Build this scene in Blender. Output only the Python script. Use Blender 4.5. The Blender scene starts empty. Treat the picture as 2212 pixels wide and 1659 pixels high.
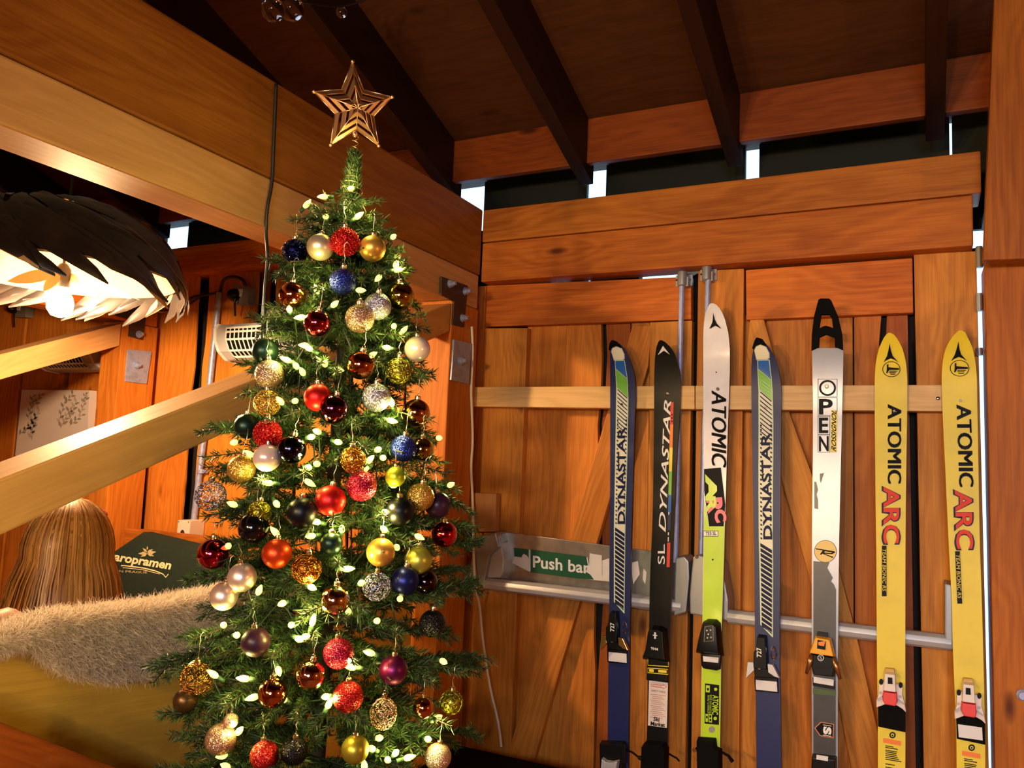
import bpy, bmesh, math, random
import numpy as np
from mathutils import Vector, Matrix
random.seed(7); rng = np.random.default_rng(7)
C = bpy.context.scene.collection
SC = bpy.context.scene
# ------------------------------------------------------------------ camera
FW, FH, FPX = 2212, 1659, 1748.1
YAW, PIT, ROL = math.radians(26.926), math.radians(5.680), math.radians(-2.348)
CAM = Vector((0, 0, 1.45))
_f = Vector((-math.sin(YAW)*math.cos(PIT), math.cos(YAW)*math.cos(PIT), math.sin(PIT)))
_r = Vector((math.cos(YAW), math.sin(YAW), 0)); _u = _r.cross(_f)
RT = _r*math.cos(ROL) - _u*math.sin(ROL); UP = _u*math.cos(ROL) + _r*math.sin(ROL); FD = _f
cd = bpy.data.cameras.new('camera'); cam = bpy.data.objects.new('camera', cd); C.objects.link(cam)
cd.sensor_width = 36; cd.lens = FPX/FW*36; cd.clip_start = .01
m = Matrix((RT, UP, -FD)).transposed().to_4x4(); m.translation = CAM; cam.matrix_world = m
SC.camera = cam
# ------------------------------------------------------------------ world, lights, exposure
w = bpy.data.worlds.new('sky'); SC.world = w; w.use_nodes = True
w.node_tree.nodes['Background'].inputs[0].default_value = (.35, .66, 1, 1)
w.node_tree.nodes['Background'].inputs[1].default_value = 1.3
SC.view_settings.view_transform = 'Standard'; SC.view_settings.look = 'None'
SC.view_settings.exposure = 1.2; SC.view_settings.gamma = 1
SC.cycles.use_denoising = True; SC.cycles.use_adaptive_sampling = True; SC.cycles.adaptive_threshold = .03; SC.cycles.adaptive_min_samples = 16
SC.cycles.max_bounces = 6; SC.cycles.diffuse_bounces = 3; SC.cycles.glossy_bounces = 3; SC.cycles.sample_clamp_indirect = 6
def lamp(name, typ, loc, energy, col, size=.1, rot=None):
    l = bpy.data.lights.new(name, typ); l.energy = energy; l.color = col
    if typ == 'AREA': l.size = size
    else: l.shadow_soft_size = size
    o = bpy.data.objects.new(name, l); o.location = loc; C.objects.link(o)
    if rot: o.rotation_euler = rot
    return o
lamp('room_lamp', 'POINT', (1.65, .83, 1.43), 10, (1, .58, .26), .05)
for lx, ly in ((-1.15, -1.2), (-.95, -1.7), (-.3, -1.9)):      # unseen shaded lamps inferred behind the viewer, spots aimed at the doors as fill
    o = lamp('room_lamp', 'SPOT', (lx, ly, 1.75), 40, (1, .65, .31), .06, (Vector((-.45, 2.4, 1.45))-Vector((lx, ly, 1.75))).to_track_quat('-Z', 'Y').to_euler())
    o.data.spot_size = math.radians(88); o.data.spot_blend = 1
lamp('window_daylight', 'AREA', (.55, -2.15, 1.75), 9.5, (.66, .80, 1), .8, (math.radians(74), 0, 0)).data.spread = math.radians(95)
PEND = 580.0      # pendant bulb strength
FAIRY = 1.25; FAIRY_W = .21      # fairy light strength
# ------------------------------------------------------------------ pixel helpers
def ray(px, py): return RT*((px-FW/2)/FPX) - UP*((py-FH/2)/FPX) + FD
def W(px, py, ax, val):
    d = ray(px, py); return CAM + d*((val-CAM[ax])/d[ax])
def Z(px, py, zc): return CAM + ray(px, py)*zc
# ------------------------------------------------------------------ mesh builder
WL = {}
def V3(p): return Vector(p)
class MB:
    def __init__(s): s.V = []; s.F = []; s.M = []
    def add(s, vs, fs, m=0):
        b = len(s.V); s.V += [tuple(v) for v in vs]; s.F += [tuple(i+b for i in f) for f in fs]; s.M += [m]*len(fs); return s
    def hexa(s, a, b, m=0):          # two quads (loops), a front, b back
        n = len(a); fs = [tuple(range(n)), tuple(range(2*n-1, n-1, -1))]
        fs += [(i, n+i, n+(i+1) % n, (i+1) % n) for i in range(n)]
        return s.add(list(a)+list(b), fs, m)
    def prism(s, poly, off, m=0, inset=0):
        off = Vector(off); poly = [Vector(p) for p in poly]
        if inset:
            c = sum(poly, Vector())/len(poly); top = [c+(p-c)*(1-inset)+off for p in poly]
        else: top = [p+off for p in poly]
        return s.hexa(top, poly, m)
    def box(s, x0, x1, y0, y1, z0, z1, m=0):
        return s.hexa([(x0,y0,z0),(x1,y0,z0),(x1,y0,z1),(x0,y0,z1)], [(x0,y1,z0),(x1,y1,z0),(x1,y1,z1),(x0,y1,z1)], m)
    def tube(s, path, r, n=8, closed=False, m=0):
        P = [Vector(p) for p in path]; k = len(P); vs = []; fs = []
        R = r if isinstance(r, (list, tuple)) else [r]*k
        t0 = (P[1]-P[0]).normalized(); a = t0.orthogonal().normalized()
        for i in range(k):
            if closed: t = P[(i+1) % k]-P[i-1]
            else: t = P[min(i+1, k-1)]-P[max(i-1, 0)]
            t = t.normalized() if t.length > 1e-9 else t0
            a = (a-t*a.dot(t)); a = a.normalized() if a.length > 1e-6 else t.orthogonal().normalized()
            b = t.cross(a)
            for j in range(n):
                q = 2*math.pi*j/n; vs.append(P[i]+(a*math.cos(q)+b*math.sin(q))*R[i])
        for i in range(k if closed else k-1):
            i2 = (i+1) % k
            for j in range(n): fs.append((i*n+j, i*n+(j+1) % n, i2*n+(j+1) % n, i2*n+j))
        if not closed: fs += [tuple(range(n-1, -1, -1)), tuple((k-1)*n+j for j in range(n))]
        return s.add(vs, fs, m)
    def lathe(s, prof, c, n=24, axis=2, m=0):
        c = Vector(c); vs = []; fs = []
        ax = [Vector((0,0,0)) for _ in range(3)]
        for (r, h) in prof:
            for j in range(n):
                q = 2*math.pi*j/n; p = [r*math.cos(q), r*math.sin(q), h]
                if axis == 1: p = [p[0], -h, p[1]]
                if axis == 0: p = [h, p[0], p[1]]
                vs.append(c+Vector(p))
        for i in range(len(prof)-1):
            for j in range(n): fs.append((i*n+j, i*n+(j+1) % n, (i+1)*n+(j+1) % n, (i+1)*n+j))
        fs += [tuple(range(n-1, -1, -1)), tuple((len(prof)-1)*n+j for j in range(n))]
        return s.add(vs, fs, m)
    def sphere(s, c, r, n=24, k=14, sc=(1,1,1), m=0):
        prof = [(max(1e-4, r*math.sin(math.pi*i/k)), -r*math.cos(math.pi*i/k)) for i in range(k+1)]
        b = len(s.V); s.lathe(prof, (0,0,0), n, 2, m)
        for i in range(b, len(s.V)):
            v = s.V[i]; s.V[i] = (c[0]+v[0]*sc[0], c[1]+v[1]*sc[1], c[2]+v[2]*sc[2])
        return s
    def mesh(s, mats, smooth=False, bevel=0, grain=None, org=(0,0,0), name='m'):
        me = bpy.data.meshes.new(name); o = Vector(org)
        me.from_pydata([(v[0]-o[0], v[1]-o[1], v[2]-o[2]) for v in s.V], [], s.F)
        for mt in (mats if isinstance(mats, (list, tuple)) else [mats]): me.materials.append(mt)
        if any(s.M): me.polygons.foreach_set('material_index', s.M)
        bm = bmesh.new(); bm.from_mesh(me)
        bmesh.ops.recalc_face_normals(bm, faces=bm.faces)
        if bevel:
            es = [e for e in bm.edges if len(e.link_faces) == 2 and e.calc_face_angle(0) > .5]
            bmesh.ops.bevel(bm, geom=es, offset=bevel, segments=2, profile=.6, affect='EDGES')
        bm.to_mesh(me); bm.free()
        if grain is not None:
            d = Vector(grain).normalized(); a = d.orthogonal().normalized(); b = d.cross(a)
            n = len(me.vertices); co = np.empty(n*3); me.vertices.foreach_get('co', co); co = co.reshape(-1, 3)
            g = np.stack([co@np.array(d), co@np.array(a), co@np.array(b)], 1)+np.array([random.uniform(-40, 40) for _ in range(3)])
            at = me.attributes.new('grain', 'FLOAT_VECTOR', 'POINT'); at.data.foreach_set('vector', g.astype(np.float32).ravel())
        if smooth:
            me.polygons.foreach_set('use_smooth', [True]*len(me.polygons))
            if smooth == 'auto':
                try: me.set_sharp_from_angle(angle=math.radians(38))
                except Exception: pass
        return me
    def build(s, name, mats, parent=None, smooth=False, bevel=0, grain=None, tint=None):
        if parent is not None: org = WL[parent.name]
        else:
            A = np.array(s.V); lo, hi = A.min(0), A.max(0); org = ((lo[0]+hi[0])/2, (lo[1]+hi[1])/2, lo[2])
        me = s.mesh(mats, smooth, bevel, grain, org, name)
        o = bpy.data.objects.new(name, me); C.objects.link(o)
        if parent is not None: o.parent = parent
        else: o.location = org
        WL[o.name] = org
        if tint: o.color = (*tint, 1)
        return o
def tag(o, label=None, cat=None, group=None, kind=None):
    if label: o['label'] = label
    if cat: o['category'] = cat
    if group: o['group'] = group
    if kind: o['kind'] = kind
    return o
def thing(name, loc, label, cat, group=None):
    o = bpy.data.objects.new(name, None); o.empty_display_size = .05; o.location = loc; C.objects.link(o)
    WL[o.name] = tuple(loc); return tag(o, label, cat, group)
def struct(o): o['kind'] = 'structure'; return o
# ------------------------------------------------------------------ materials
def mat(name, col=(.5,.5,.5), rough=.5, metal=0, spec=.5, emit=None, es=0, coat=0, trans=0):
    m_ = bpy.data.materials.new(name); m_.use_nodes = True; b = m_.node_tree.nodes['Principled BSDF']
    b.inputs['Base Color'].default_value = (*col, 1); b.inputs['Roughness'].default_value = rough; b.inputs['Metallic'].default_value = metal
    b.inputs['Specular IOR Level'].default_value = spec; b.inputs['Coat Weight'].default_value = coat; b.inputs['Coat Roughness'].default_value = .12
    b.inputs['Transmission Weight'].default_value = trans
    if emit: b.inputs['Emission Color'].default_value = (*emit, 1); b.inputs['Emission Strength'].default_value = es
    return m_
def nd(nt, typ, **k):
    n = nt.nodes.new(typ)
    for a, v in k.items():
        if a.startswith('i_'): n.inputs[a[2:].replace('_', ' ')].default_value = v
        else: setattr(n, a, v)
    return n
def speckle(m_, c2, scale=40, amt=.5, lo=.45, hi=.65, bump=0):      # mottled wear in object space
    nt = m_.node_tree; b = nt.nodes['Principled BSDF']; L = nt.links.new
    tc = nd(nt, 'ShaderNodeTexCoord'); n = nd(nt, 'ShaderNodeTexNoise'); n.inputs['Scale'].default_value = scale; n.inputs['Detail'].default_value = 6
    L(tc.outputs['Object'], n.inputs['Vector'])
    mr = nd(nt, 'ShaderNodeMapRange'); mr.inputs[1].default_value = lo; mr.inputs[2].default_value = hi; mr.inputs[4].default_value = amt
    L(n.outputs[0], mr.inputs[0])
    mx = nd(nt, 'ShaderNodeMix', data_type='RGBA'); mx.inputs[6].default_value = b.inputs['Base Color'].default_value[:]; mx.inputs[7].default_value = (*c2, 1)
    L(mr.outputs[0], mx.inputs[0]); L(mx.outputs[2], b.inputs['Base Color'])
    if bump:
        bp = nd(nt, 'ShaderNodeBump'); bp.inputs['Strength'].default_value = bump; bp.inputs['Distance'].default_value = .002
        L(n.outputs[0], bp.inputs['Height']); L(bp.outputs[0], b.inputs['Normal'])
    return m_
def wood(name, light, dark, knots=1.0, rough=.55, spec=.28, bump=.25):
    m_ = mat(name, light, rough, spec=spec); nt = m_.node_tree; L = nt.links.new; b = nt.nodes['Principled BSDF']
    at = nd(nt, 'ShaderNodeAttribute', attribute_name='grain'); oi = nd(nt, 'ShaderNodeObjectInfo')
    def mapped(sx, sy):
        mp = nd(nt, 'ShaderNodeMapping'); mp.inputs['Scale'].default_value = (sx, sy, sy); L(at.outputs['Vector'], mp.inputs['Vector']); return mp.outputs[0]
    big = nd(nt, 'ShaderNodeTexNoise'); big.inputs['Scale'].default_value = 1; big.inputs['Detail'].default_value = 3; L(mapped(1.6, 6), big.inputs['Vector'])
    # knots: sparse voronoi cells, they bend the grain around them
    vo = nd(nt, 'ShaderNodeTexVoronoi'); vo.inputs['Scale'].default_value = 1; L(mapped(2.6, 7.5), vo.inputs['Vector'])
    kn = nd(nt, 'ShaderNodeMapRange'); kn.inputs[1].default_value = .05; kn.inputs[2].default_value = .13; kn.inputs[3].default_value = 1; kn.inputs[4].default_value = 0; L(vo.outputs['Distance'], kn.inputs[0])
    sepc = nd(nt, 'ShaderNodeSeparateColor'); L(vo.outputs['Color'], sepc.inputs[0])
    gate = nd(nt, 'ShaderNodeMath', operation='GREATER_THAN'); gate.inputs[1].default_value = .50; L(sepc.outputs[0], gate.inputs[0])
    kk = nd(nt, 'ShaderNodeMath', operation='MULTIPLY'); L(kn.outputs[0], kk.inputs[0]); L(gate.outputs[0], kk.inputs[1])
    bend = nd(nt, 'ShaderNodeMapRange'); bend.inputs[1].default_value = 0; bend.inputs[2].default_value = .45; bend.inputs[3].default_value = .5; bend.inputs[4].default_value = 0; L(vo.outputs['Distance'], bend.inputs[0])
    bg = nd(nt, 'ShaderNodeMath', operation='MULTIPLY'); L(bend.outputs[0], bg.inputs[0]); L(gate.outputs[0], bg.inputs[1])
    # growth rings
    vm = nd(nt, 'ShaderNodeVectorMath', operation='ADD'); L(mapped(.5, 22), vm.inputs[0])
    cmb = nd(nt, 'ShaderNodeCombineXYZ'); sc = nd(nt, 'ShaderNodeMath', operation='MULTIPLY'); sc.inputs[1].default_value = 5.0; L(big.outputs[0], sc.inputs[0])
    ad = nd(nt, 'ShaderNodeMath', operation='ADD'); L(sc.outputs[0], ad.inputs[0])
    bs = nd(nt, 'ShaderNodeMath', operation='MULTIPLY'); bs.inputs[1].default_value = 2.2; L(bg.outputs[0], bs.inputs[0]); L(bs.outputs[0], ad.inputs[1])
    L(ad.outputs[0], cmb.inputs[1]); L(cmb.outputs[0], vm.inputs[1])
    wv = nd(nt, 'ShaderNodeTexWave', bands_direction='Y'); wv.inputs['Scale'].default_value = .55; wv.inputs['Distortion'].default_value = 1.5; wv.inputs['Detail'].default_value = 2; L(vm.outputs[0], wv.inputs['Vector'])
    fine = nd(nt, 'ShaderNodeTexNoise'); fine.inputs['Scale'].default_value = 1; fine.inputs['Detail'].default_value = 4; L(mapped(6, 190), fine.inputs['Vector'])
    f1 = nd(nt, 'ShaderNodeMath', operation='MULTIPLY_ADD'); f1.inputs[1].default_value = .13; L(wv.outputs[0], f1.inputs[0])
    f2 = nd(nt, 'ShaderNodeMath', operation='MULTIPLY'); f2.inputs[1].default_value = .52; L(fine.outputs[0], f2.inputs[0]); L(f2.outputs[0], f1.inputs[2])
    f3 = nd(nt, 'ShaderNodeMath', operation='MULTIPLY_ADD'); f3.inputs[1].default_value = .75; L(big.outputs[0], f3.inputs[0]); L(f1.outputs[0], f3.inputs[2])
    mr = nd(nt, 'ShaderNodeMapRange'); mr.inputs[1].default_value = .50; mr.inputs[2].default_value = .98; L(f3.outputs[0], mr.inputs[0])
    mx = nd(nt, 'ShaderNodeMix', data_type='RGBA'); mx.inputs[6].default_value = (*light, 1); mx.inputs[7].default_value = (*dark, 1); L(mr.outputs[0], mx.inputs[0])
    mk = nd(nt, 'ShaderNodeMix', data_type='RGBA'); mk.inputs[7].default_value = (dark[0]*.22, dark[1]*.15, dark[2]*.12, 1)
    kf = nd(nt, 'ShaderNodeMath', operation='MULTIPLY'); kf.inputs[1].default_value = .85*knots; L(kk.outputs[0], kf.inputs[0])
    L(kf.outputs[0], mk.inputs[0]); L(mx.outputs[2], mk.inputs[6])
    tn = nd(nt, 'ShaderNodeMix', data_type='RGBA', blend_type='MULTIPLY'); tn.inputs[0].default_value = 1; L(mk.outputs[2], tn.inputs[6]); L(oi.outputs['Color'], tn.inputs[7])
    L(tn.outputs[2], b.inputs['Base Color'])
    bp = nd(nt, 'ShaderNodeBump'); bp.inputs['Strength'].default_value = bump; bp.inputs['Distance'].default_value = .0015
    L(f1.outputs[0], bp.inputs['Height']); L(bp.outputs[0], b.inputs['Normal'])
    return m_
WOOD = wood('pine_orange', (.66, .26, .038), (.36, .105, .011), spec=.22)
WOODR = wood('pine_red', (.54, .165, .020), (.28, .066, .007), spec=.22)
WOODP = wood('pine_pale', (.70, .50, .27), (.52, .34, .16), .7)
WOODY = wood('ply_yellow', (.78, .48, .07), (.60, .32, .04), .6)  # plywood yellow, with the tree lights' glow on the panel added in
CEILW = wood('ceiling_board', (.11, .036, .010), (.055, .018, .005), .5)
BLACKW = mat('dark_backing', (.012, .006, .004), .9)
FASC = mat('dark_green_paint', (.006, .009, .005), .8)
BLK = mat('black_plastic', (.003, .003, .0035), .4, spec=.22); BLKM = mat('black_matt', (.002, .002, .002), .8, spec=.12)
WHT = mat('white_plastic', (.80, .78, .76), .4); CREAM = mat('cream', (.80, .77, .55), .4)
STEEL = speckle(mat('steel', (.55, .54, .52), .33, 1), (.35, .34, .33), 30, .6)
ALU = mat('grey_cast_alloy', (.32, .32, .33), .42, .6)
SILV = mat('silver_paint', (.52, .52, .54), .45, .4)
CHROME = mat('chrome', (.85, .85, .87), .12, 1)
GALV = speckle(mat('galvanised', (.38, .43, .70), .42, .35), (.28, .32, .52), 60, .8)  # blue in the base colour stands in for cool window reflection
IRON = speckle(mat('dark_iron', (.07, .05, .045), .5, .6), (.12, .06, .03), 40, .7)
GOLD = mat('gold', (.85, .55, .16), .25, 1); WIRE = mat('pale_wire', (.75, .70, .55), .3, 1)
CABB = mat('black_cable', (.010, .008, .008), .5); CABW = mat('white_cable', (.78, .74, .66), .5)
RED = mat('red_plastic', (.75, .04, .03), .4)
# ------------------------------------------------------------------ timber helpers
def plank_px(name, pts, ax, front, back, m_, parent=None, grain=(0,0,1), bevel=.003, rough=(), tint=None):
    """board whose front face outline is seen at the pixels pts, on plane ax=front"""
    P = []
    n = len(pts)
    for i in range(n):
        a, b = pts[i], pts[(i+1) % n]; P.append(W(*a, ax, front))
        if i in rough:
            k = 14
            for j in range(1, k):
                t = j/k; q = W(a[0]+(b[0]-a[0])*t, a[1]+(b[1]-a[1])*t, ax, front)
                q[1 if ax == 0 else 0] += random.uniform(-.009, .009); P.append(q)
    if ax == 1 and name != 'brace':
        for p in P:
            if p.z < .78: p.z = .012      # boards that leave the view run on to the floor
    off = [0,0,0]; off[ax] = back-front
    B = [p+Vector(off) for p in P]
    return MB().hexa(P, B).build(name, m_, parent, bevel=0 if rough else bevel, grain=grain, tint=tint)
def timber(name, b, m_, grain, label=None, cat='beam', group=None, parent=None, bevel=.005, tint=None):
    o = MB().box(*b).build(name, m_, parent, bevel=bevel, grain=grain, tint=tint)
    if label: tag(o, label, cat, group)
    return o
# plane positions
YB, YD, YR, YJ = 2.40, 2.46, 2.495, 2.45       # beam front, door stile front, door plank front, jamb
PX0, PX1 = -1.48, -1.36                        # first partition; second one further left
QX0, QX1 = -3.07, -2.95
SL = .337
def ceil(y): return 2.64+SL*(2.47-y)
# ------------------------------------------------------------------ shell
XL, XR, YN = -5.0, 2.6, -2.3
struct(MB().box(XL, XR, YN, 2.6, -.06, 0).build('floor', WOODR, grain=(1,0,0)))
mb = MB(); mb.box(XL, .118, 2.53, 2.57, 0, 2.055); mb.box(XL, .118, 2.53, 2.57, 2.10, 2.30); mb.box(.165, XR, 2.53, 2.57, 0, 2.30)
for px0, px1 in ((-400,1182),(1232,1262),(1276,1380),(1478,1515),(1560,2111)): mb.box(W(px0,600,1,2.53).x if px0 > 0 else XL, W(px1,600,1,2.53).x, 2.53, 2.57, 2.055, 2.10)
struct(mb.build('wall_back', BLACKW))
mb = MB(); mb.box(XL-.08, XL, YN, 2.57, 0, 4.3); struct(mb.build('wall_left', WOOD, grain=(0,0,1)))
mb = MB(); mb.box(XR, XR+.08, YN, 2.57, 0, 4.3); struct(mb.build('wall_right', WOOD, grain=(0,0,1)))
mb = MB(); mb.box(XL, XR, YN-.08, YN, 0, 4.3); struct(mb.build('wall_front', WOOD, grain=(0,0,1)))
a = [(XL-.1, YN-.1), (XR+.1, YN-.1), (XR+.1, 2.735), (XL-.1, 2.735)]
lo = [(x, y, ceil(y)) for x, y in a]; hi = [(x, y, ceil(y)+.03) for x, y in a]
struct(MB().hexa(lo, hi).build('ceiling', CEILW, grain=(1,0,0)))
# fascia outside, daylight slits beside the rafters
gaps = sorted([(W(355,520,1,2.70).x, W(405,520,1,2.70).x), (W(985,420,1,2.70).x, W(1046,430,1,2.70).x), (W(1268,400,1,2.70).x, W(1309,400,1,2.70).x),
        (W(1610,350,1,2.70).x, W(1640,350,1,2.70).x), (W(2051,310,1,2.70).x, W(2057,310,1,2.70).x)])
mb = MB(); x = XL-.1
for g0, g1 in gaps+[(XR+.1, XR+.1)]:
    mb.box(x, g0, 2.70, 2.72, 2.2, 2.555); x = g1
struct(mb.build('trim_1', FASC))
mb = MB(); mb.box(XL, .118, 2.57, 2.70, 2.2, 2.22); mb.box(.165, XR, 2.57, 2.70, 2.2, 2.22); struct(mb.build('trim_2', FASC))
for i in range(13):      # boarding right of the corner post, outside the view
    x0 = .32+i*.178
    if x0+.172 < XR: struct(MB().box(x0, x0+.172, 2.50, 2.529, 0, 2.33).build('wall_plank', WOOD, bevel=.003, grain=(0,0,1)))
# rafters and blocking
RX = [-3.66, -3.12, -2.58, -2.06, -1.56, -1.03, -.522, .043, .58, 1.12, 1.66, 2.2]
for i, x in enumerate(RX):
    ys = (YN, 2.68); hw = .024
    lo = [(x-hw, YN, ceil(YN)-.19), (x+hw, YN, ceil(YN)-.19), (x+hw, 2.54, ceil(2.54)-.19), (x-hw, 2.54, ceil(2.54)-.19)]
    hi = [(p[0], p[1], p[2]+.19) for p in lo]
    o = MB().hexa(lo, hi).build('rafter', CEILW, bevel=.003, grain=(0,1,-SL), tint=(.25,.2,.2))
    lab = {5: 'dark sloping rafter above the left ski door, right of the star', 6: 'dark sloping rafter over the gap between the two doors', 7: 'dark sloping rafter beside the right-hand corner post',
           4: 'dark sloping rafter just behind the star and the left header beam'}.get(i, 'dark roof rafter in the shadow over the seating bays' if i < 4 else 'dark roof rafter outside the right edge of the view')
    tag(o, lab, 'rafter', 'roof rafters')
for i in range(len(RX)-1):
    x0, x1 = RX[i]+.024, RX[i+1]-.024
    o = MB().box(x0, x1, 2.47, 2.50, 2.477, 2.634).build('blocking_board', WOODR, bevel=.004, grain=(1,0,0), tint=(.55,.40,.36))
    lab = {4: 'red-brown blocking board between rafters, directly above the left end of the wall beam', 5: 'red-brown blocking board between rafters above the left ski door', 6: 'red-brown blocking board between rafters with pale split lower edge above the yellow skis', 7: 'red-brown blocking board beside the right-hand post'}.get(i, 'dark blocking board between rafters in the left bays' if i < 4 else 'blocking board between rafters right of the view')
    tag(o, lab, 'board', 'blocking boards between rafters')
# wall beams
timber('wall_beam', (PX1+.001, .148, YB, 2.53, 2.215, 2.33), WOOD, (1,0,0), 'upper of two stacked horizontal beams over the ski doors', 'beam', tint=(.85,.72,.6))
timber('wall_beam', (PX1+.001, .128, YB+.004, 2.50, 2.075, 2.213), WOODR, (1,0,0), 'lower knotty horizontal beam right above the ski doors', 'beam', tint=(1.15,1.1,1))
o = MB(); o.box(QX1+.002, PX0-.002, YB, 2.53, 2.20, 2.33)
tag(o.build('wall_beam', WOODR, bevel=.02, grain=(1,0,0), tint=(1.1,1,.9)), 'rounded horizontal beam over the heater in the left seating bay', 'beam')
timber('wall_beam', (XL, QX0-.002, YB, 2.53, 2.20, 2.33), WOODR, (1,0,0), 'horizontal wall beam at far left behind the hanging lamp', 'beam')
# partition frames along Y
def partition(x0, x1, txt, main):
    g = (0,1,0)
    timber('header_beam', (x0, x1, -1.6, 2.40, 2.097, 2.33), WOOD, g, 'upper plank of the %s' % txt, 'beam', bevel=.006, tint=(.55,.50,.46))  # tint darkened to stand in for weaker light on this plank
    timber('header_beam', (x0, x1-.002, -1.6, 2.395, 1.978, 2.095), WOODP if main else WOOD, g, 'lower plank of the %s' % txt, 'beam', bevel=.005, tint=(.95,.70,.50))
    timber('post', (x0, x1, 2.225, 2.40, 0, 1.976), WOOD, (0,0,1), 'square corner post under the %s' % txt, 'post', bevel=.004, tint=(1.0,.85,.7))
    # diagonal brace
    pts = [(-.95, .661), (2.222, 1.965), (2.222, 1.872), (-.95, .560)]
    a = [(x1-.003, y, z) for y, z in pts]; b = [(x0+.003, y, z) for y, z in pts]
    o = MB().hexa(a, b).build('diagonal_brace', WOODP, bevel=.004, grain=(0,1,.41), tint=(.95,.70,.42) if main else (1,.75,.55))
    tag(o, 'thick diagonal timber brace rising from the left edge, passing behind the christmas tree' if main else 'diagonal timber brace in the far bay below the glowing bulb', 'brace')
partition(PX0, PX1, 'big header beam running from top left to the corner', True)
partition(QX0, QX1, 'far partition behind the hanging lamp', False)
# jamb
mbj = MB().box(-1.42, W(1046,700,1,YJ).x, YJ, 2.53, 0, 2.072); struct(mbj.build('trim_3', WOODR, bevel=.002, grain=(0,0,1)))
# right-hand post (two pieces)
def post_px(name, pts, front, depth, label, tint):
    P = [W(*p, 1, front) for p in pts]
    for p in P:
        if p.z < .75: p.z = 0
    Q = [p+Vector((0, depth, 0)) for p in P]
    tag(MB().hexa(P, Q).build(name, WOOD, bevel=.006, grain=(0,0,1), tint=tint), label, 'post')
z0 = W(2150,1659,1,2.36)
post_px('post', [(2127,563),(2330,556),(2400,1800),(2154,1800)], 2.36, .14, 'tall lower post at the right edge beside the bright daylight slit', (.72,.55,.42))
post_px('post', [(2147,-8),(2330,-8),(2330,555),(2124,562)], 2.26, .05, 'upper timber at the right edge standing on the lower post', (.62,.48,.38))
# ------------------------------------------------------------------ doors
def leaf(n):
    o = bpy.data.objects.new('door_%d' % n, None); C.objects.link(o); o.location = (-.95 if n == 1 else -.2, YD, 0); o['kind'] = 'structure'; WL[o.name] = tuple(o.location); return o
d1 = leaf(1); d2 = leaf(2)
V, H = (0,0,1), (1,0,0)
B = 1760
def xl(x0, x1, y0, y1, y): return x0+(x1-x0)*(y-y0)/(y1-y0)
# left leaf
plank_px('rail', [(1049,617),(1493,597),(1493,690),(1048,706)], 1, YD, YD+.034, WOODR, d1, H, tint=(1.25,1.1,1))
plank_px('stile', [(1045,709),(1139,708),(1097,B),(985,B)], 1, YD, YD+.034, WOOD, d1, V)
plank_px('stile', [(1404,696),(1495,692),(1480,B),(1393,B)], 1, YD, YD+.034, WOOD, d1, V)
plank_px('plank', [(1141,690),(1298,690),(1278,B),(1098,B)], 1, YR, YR+.02, WOOD, d1, V, rough=(1,), tint=(1.15,1.0,.85))
plank_px('plank', [(1309,690),(1362,690),(1345,B),(1290,B)], 1, YR+.006, YR+.026, WOODR, d1, V, rough=(3,), tint=(.75,.6,.5))
plank_px('plank', [(1364,690),(1404,690),(1393,B),(1347,B)], 1, YR, YR+.02, WOOD, d1, V)
plank_px('brace', [(1366,703),(1408,703),(1400,790),(1165,1600),(1120,B),(1060,B),(1105,1600)], 1, YD+.006, YD+.034, WOOD, d1, (.3,0,1), tint=(1.05,.95,.85))
# right leaf
plank_px('stile', [(1508,585),(1607,580),(1596,B),(1492,B)], 1, YD, YD+.034, WOOD, d2, V, tint=(1.1,1.05,1))
plank_px('rail', [(1611,583),(1971,557),(1973,675),(1612,691)], 1, YD, YD+.034, WOODR, d2, H, tint=(1.3,1.15,1.05))
plank_px('stile', [(1974,549),(2109,542),(2143,B),(2002,B)], 1, YD, YD+.034, WOOD, d2, V, tint=(1.1,1.1,1.1))
plank_px('plank', [(1610,680),(1652,680),(1640,B),(1597,B)], 1, YR, YR+.02, WOOD, d2, V)
plank_px('plank', [(1655,680),(1842,670),(1846,B),(1643,B)], 1, YR+.004, YR+.024, WOOD, d2, V, tint=(.95,.85,.8))
plank_px('plank', [(1845,670),(1905,665),(1916,B),(1849,B)], 1, YR, YR+.02, WOODR, d2, V, rough=(1,))
plank_px('plank', [(1917,665),(1960,660),(1985,B),(1929,B)], 1, YR+.006, YR+.026, WOODR, d2, V, rough=(3,), tint=(.7,.55,.5))
plank_px('brace', [(1620,690),(1650,690),(1708,900),(1768,1065),(1852,1380),(1900,1600),(1930,B),(1860,B),(1775,1340),(1696,1065),(1613,760)], 1, YD+.006, YD+.034, WOOD, d2, (-.3,0,1))
# rail the skis hang on
def railp(pts, label, m_, tint, fr=2.404):
    tag(plank_px('mounting_rail', pts, 1, fr, YD-.001, m_, None, H, tint=tint), label, 'rail')
railp([(1018,836),(1500,833),(1500,884),(1018,878)], 'long pale horizontal board across the left door that carries skis', WOODP, (1.25,1.08,.75))
railp([(1502,833),(2112,831),(2112,889),(1502,884)], 'long pale horizontal board across the right door that carries skis', WOODP, (1.2,1.08,.9))
o = MB().lathe([(.0055, 0), (.005, .004), (.002, .0055)], W(2026,861,1,2.404), 12, axis=1).build('bolt', CHROME, smooth='auto'); tag(o, 'small bright screw head in the pale rail left of the last yellow ski', 'screw')
# spacer block above the push bar
tag(plank_px('wood_block', [(1013,1064),(1072,1066),(1069,1149),(1010,1149)], 1, 2.418, YJ-.001, WOODP, None, V, tint=(.8,.55,.38)), 'small square wooden block above the left end of the push bar', 'block')
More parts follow.
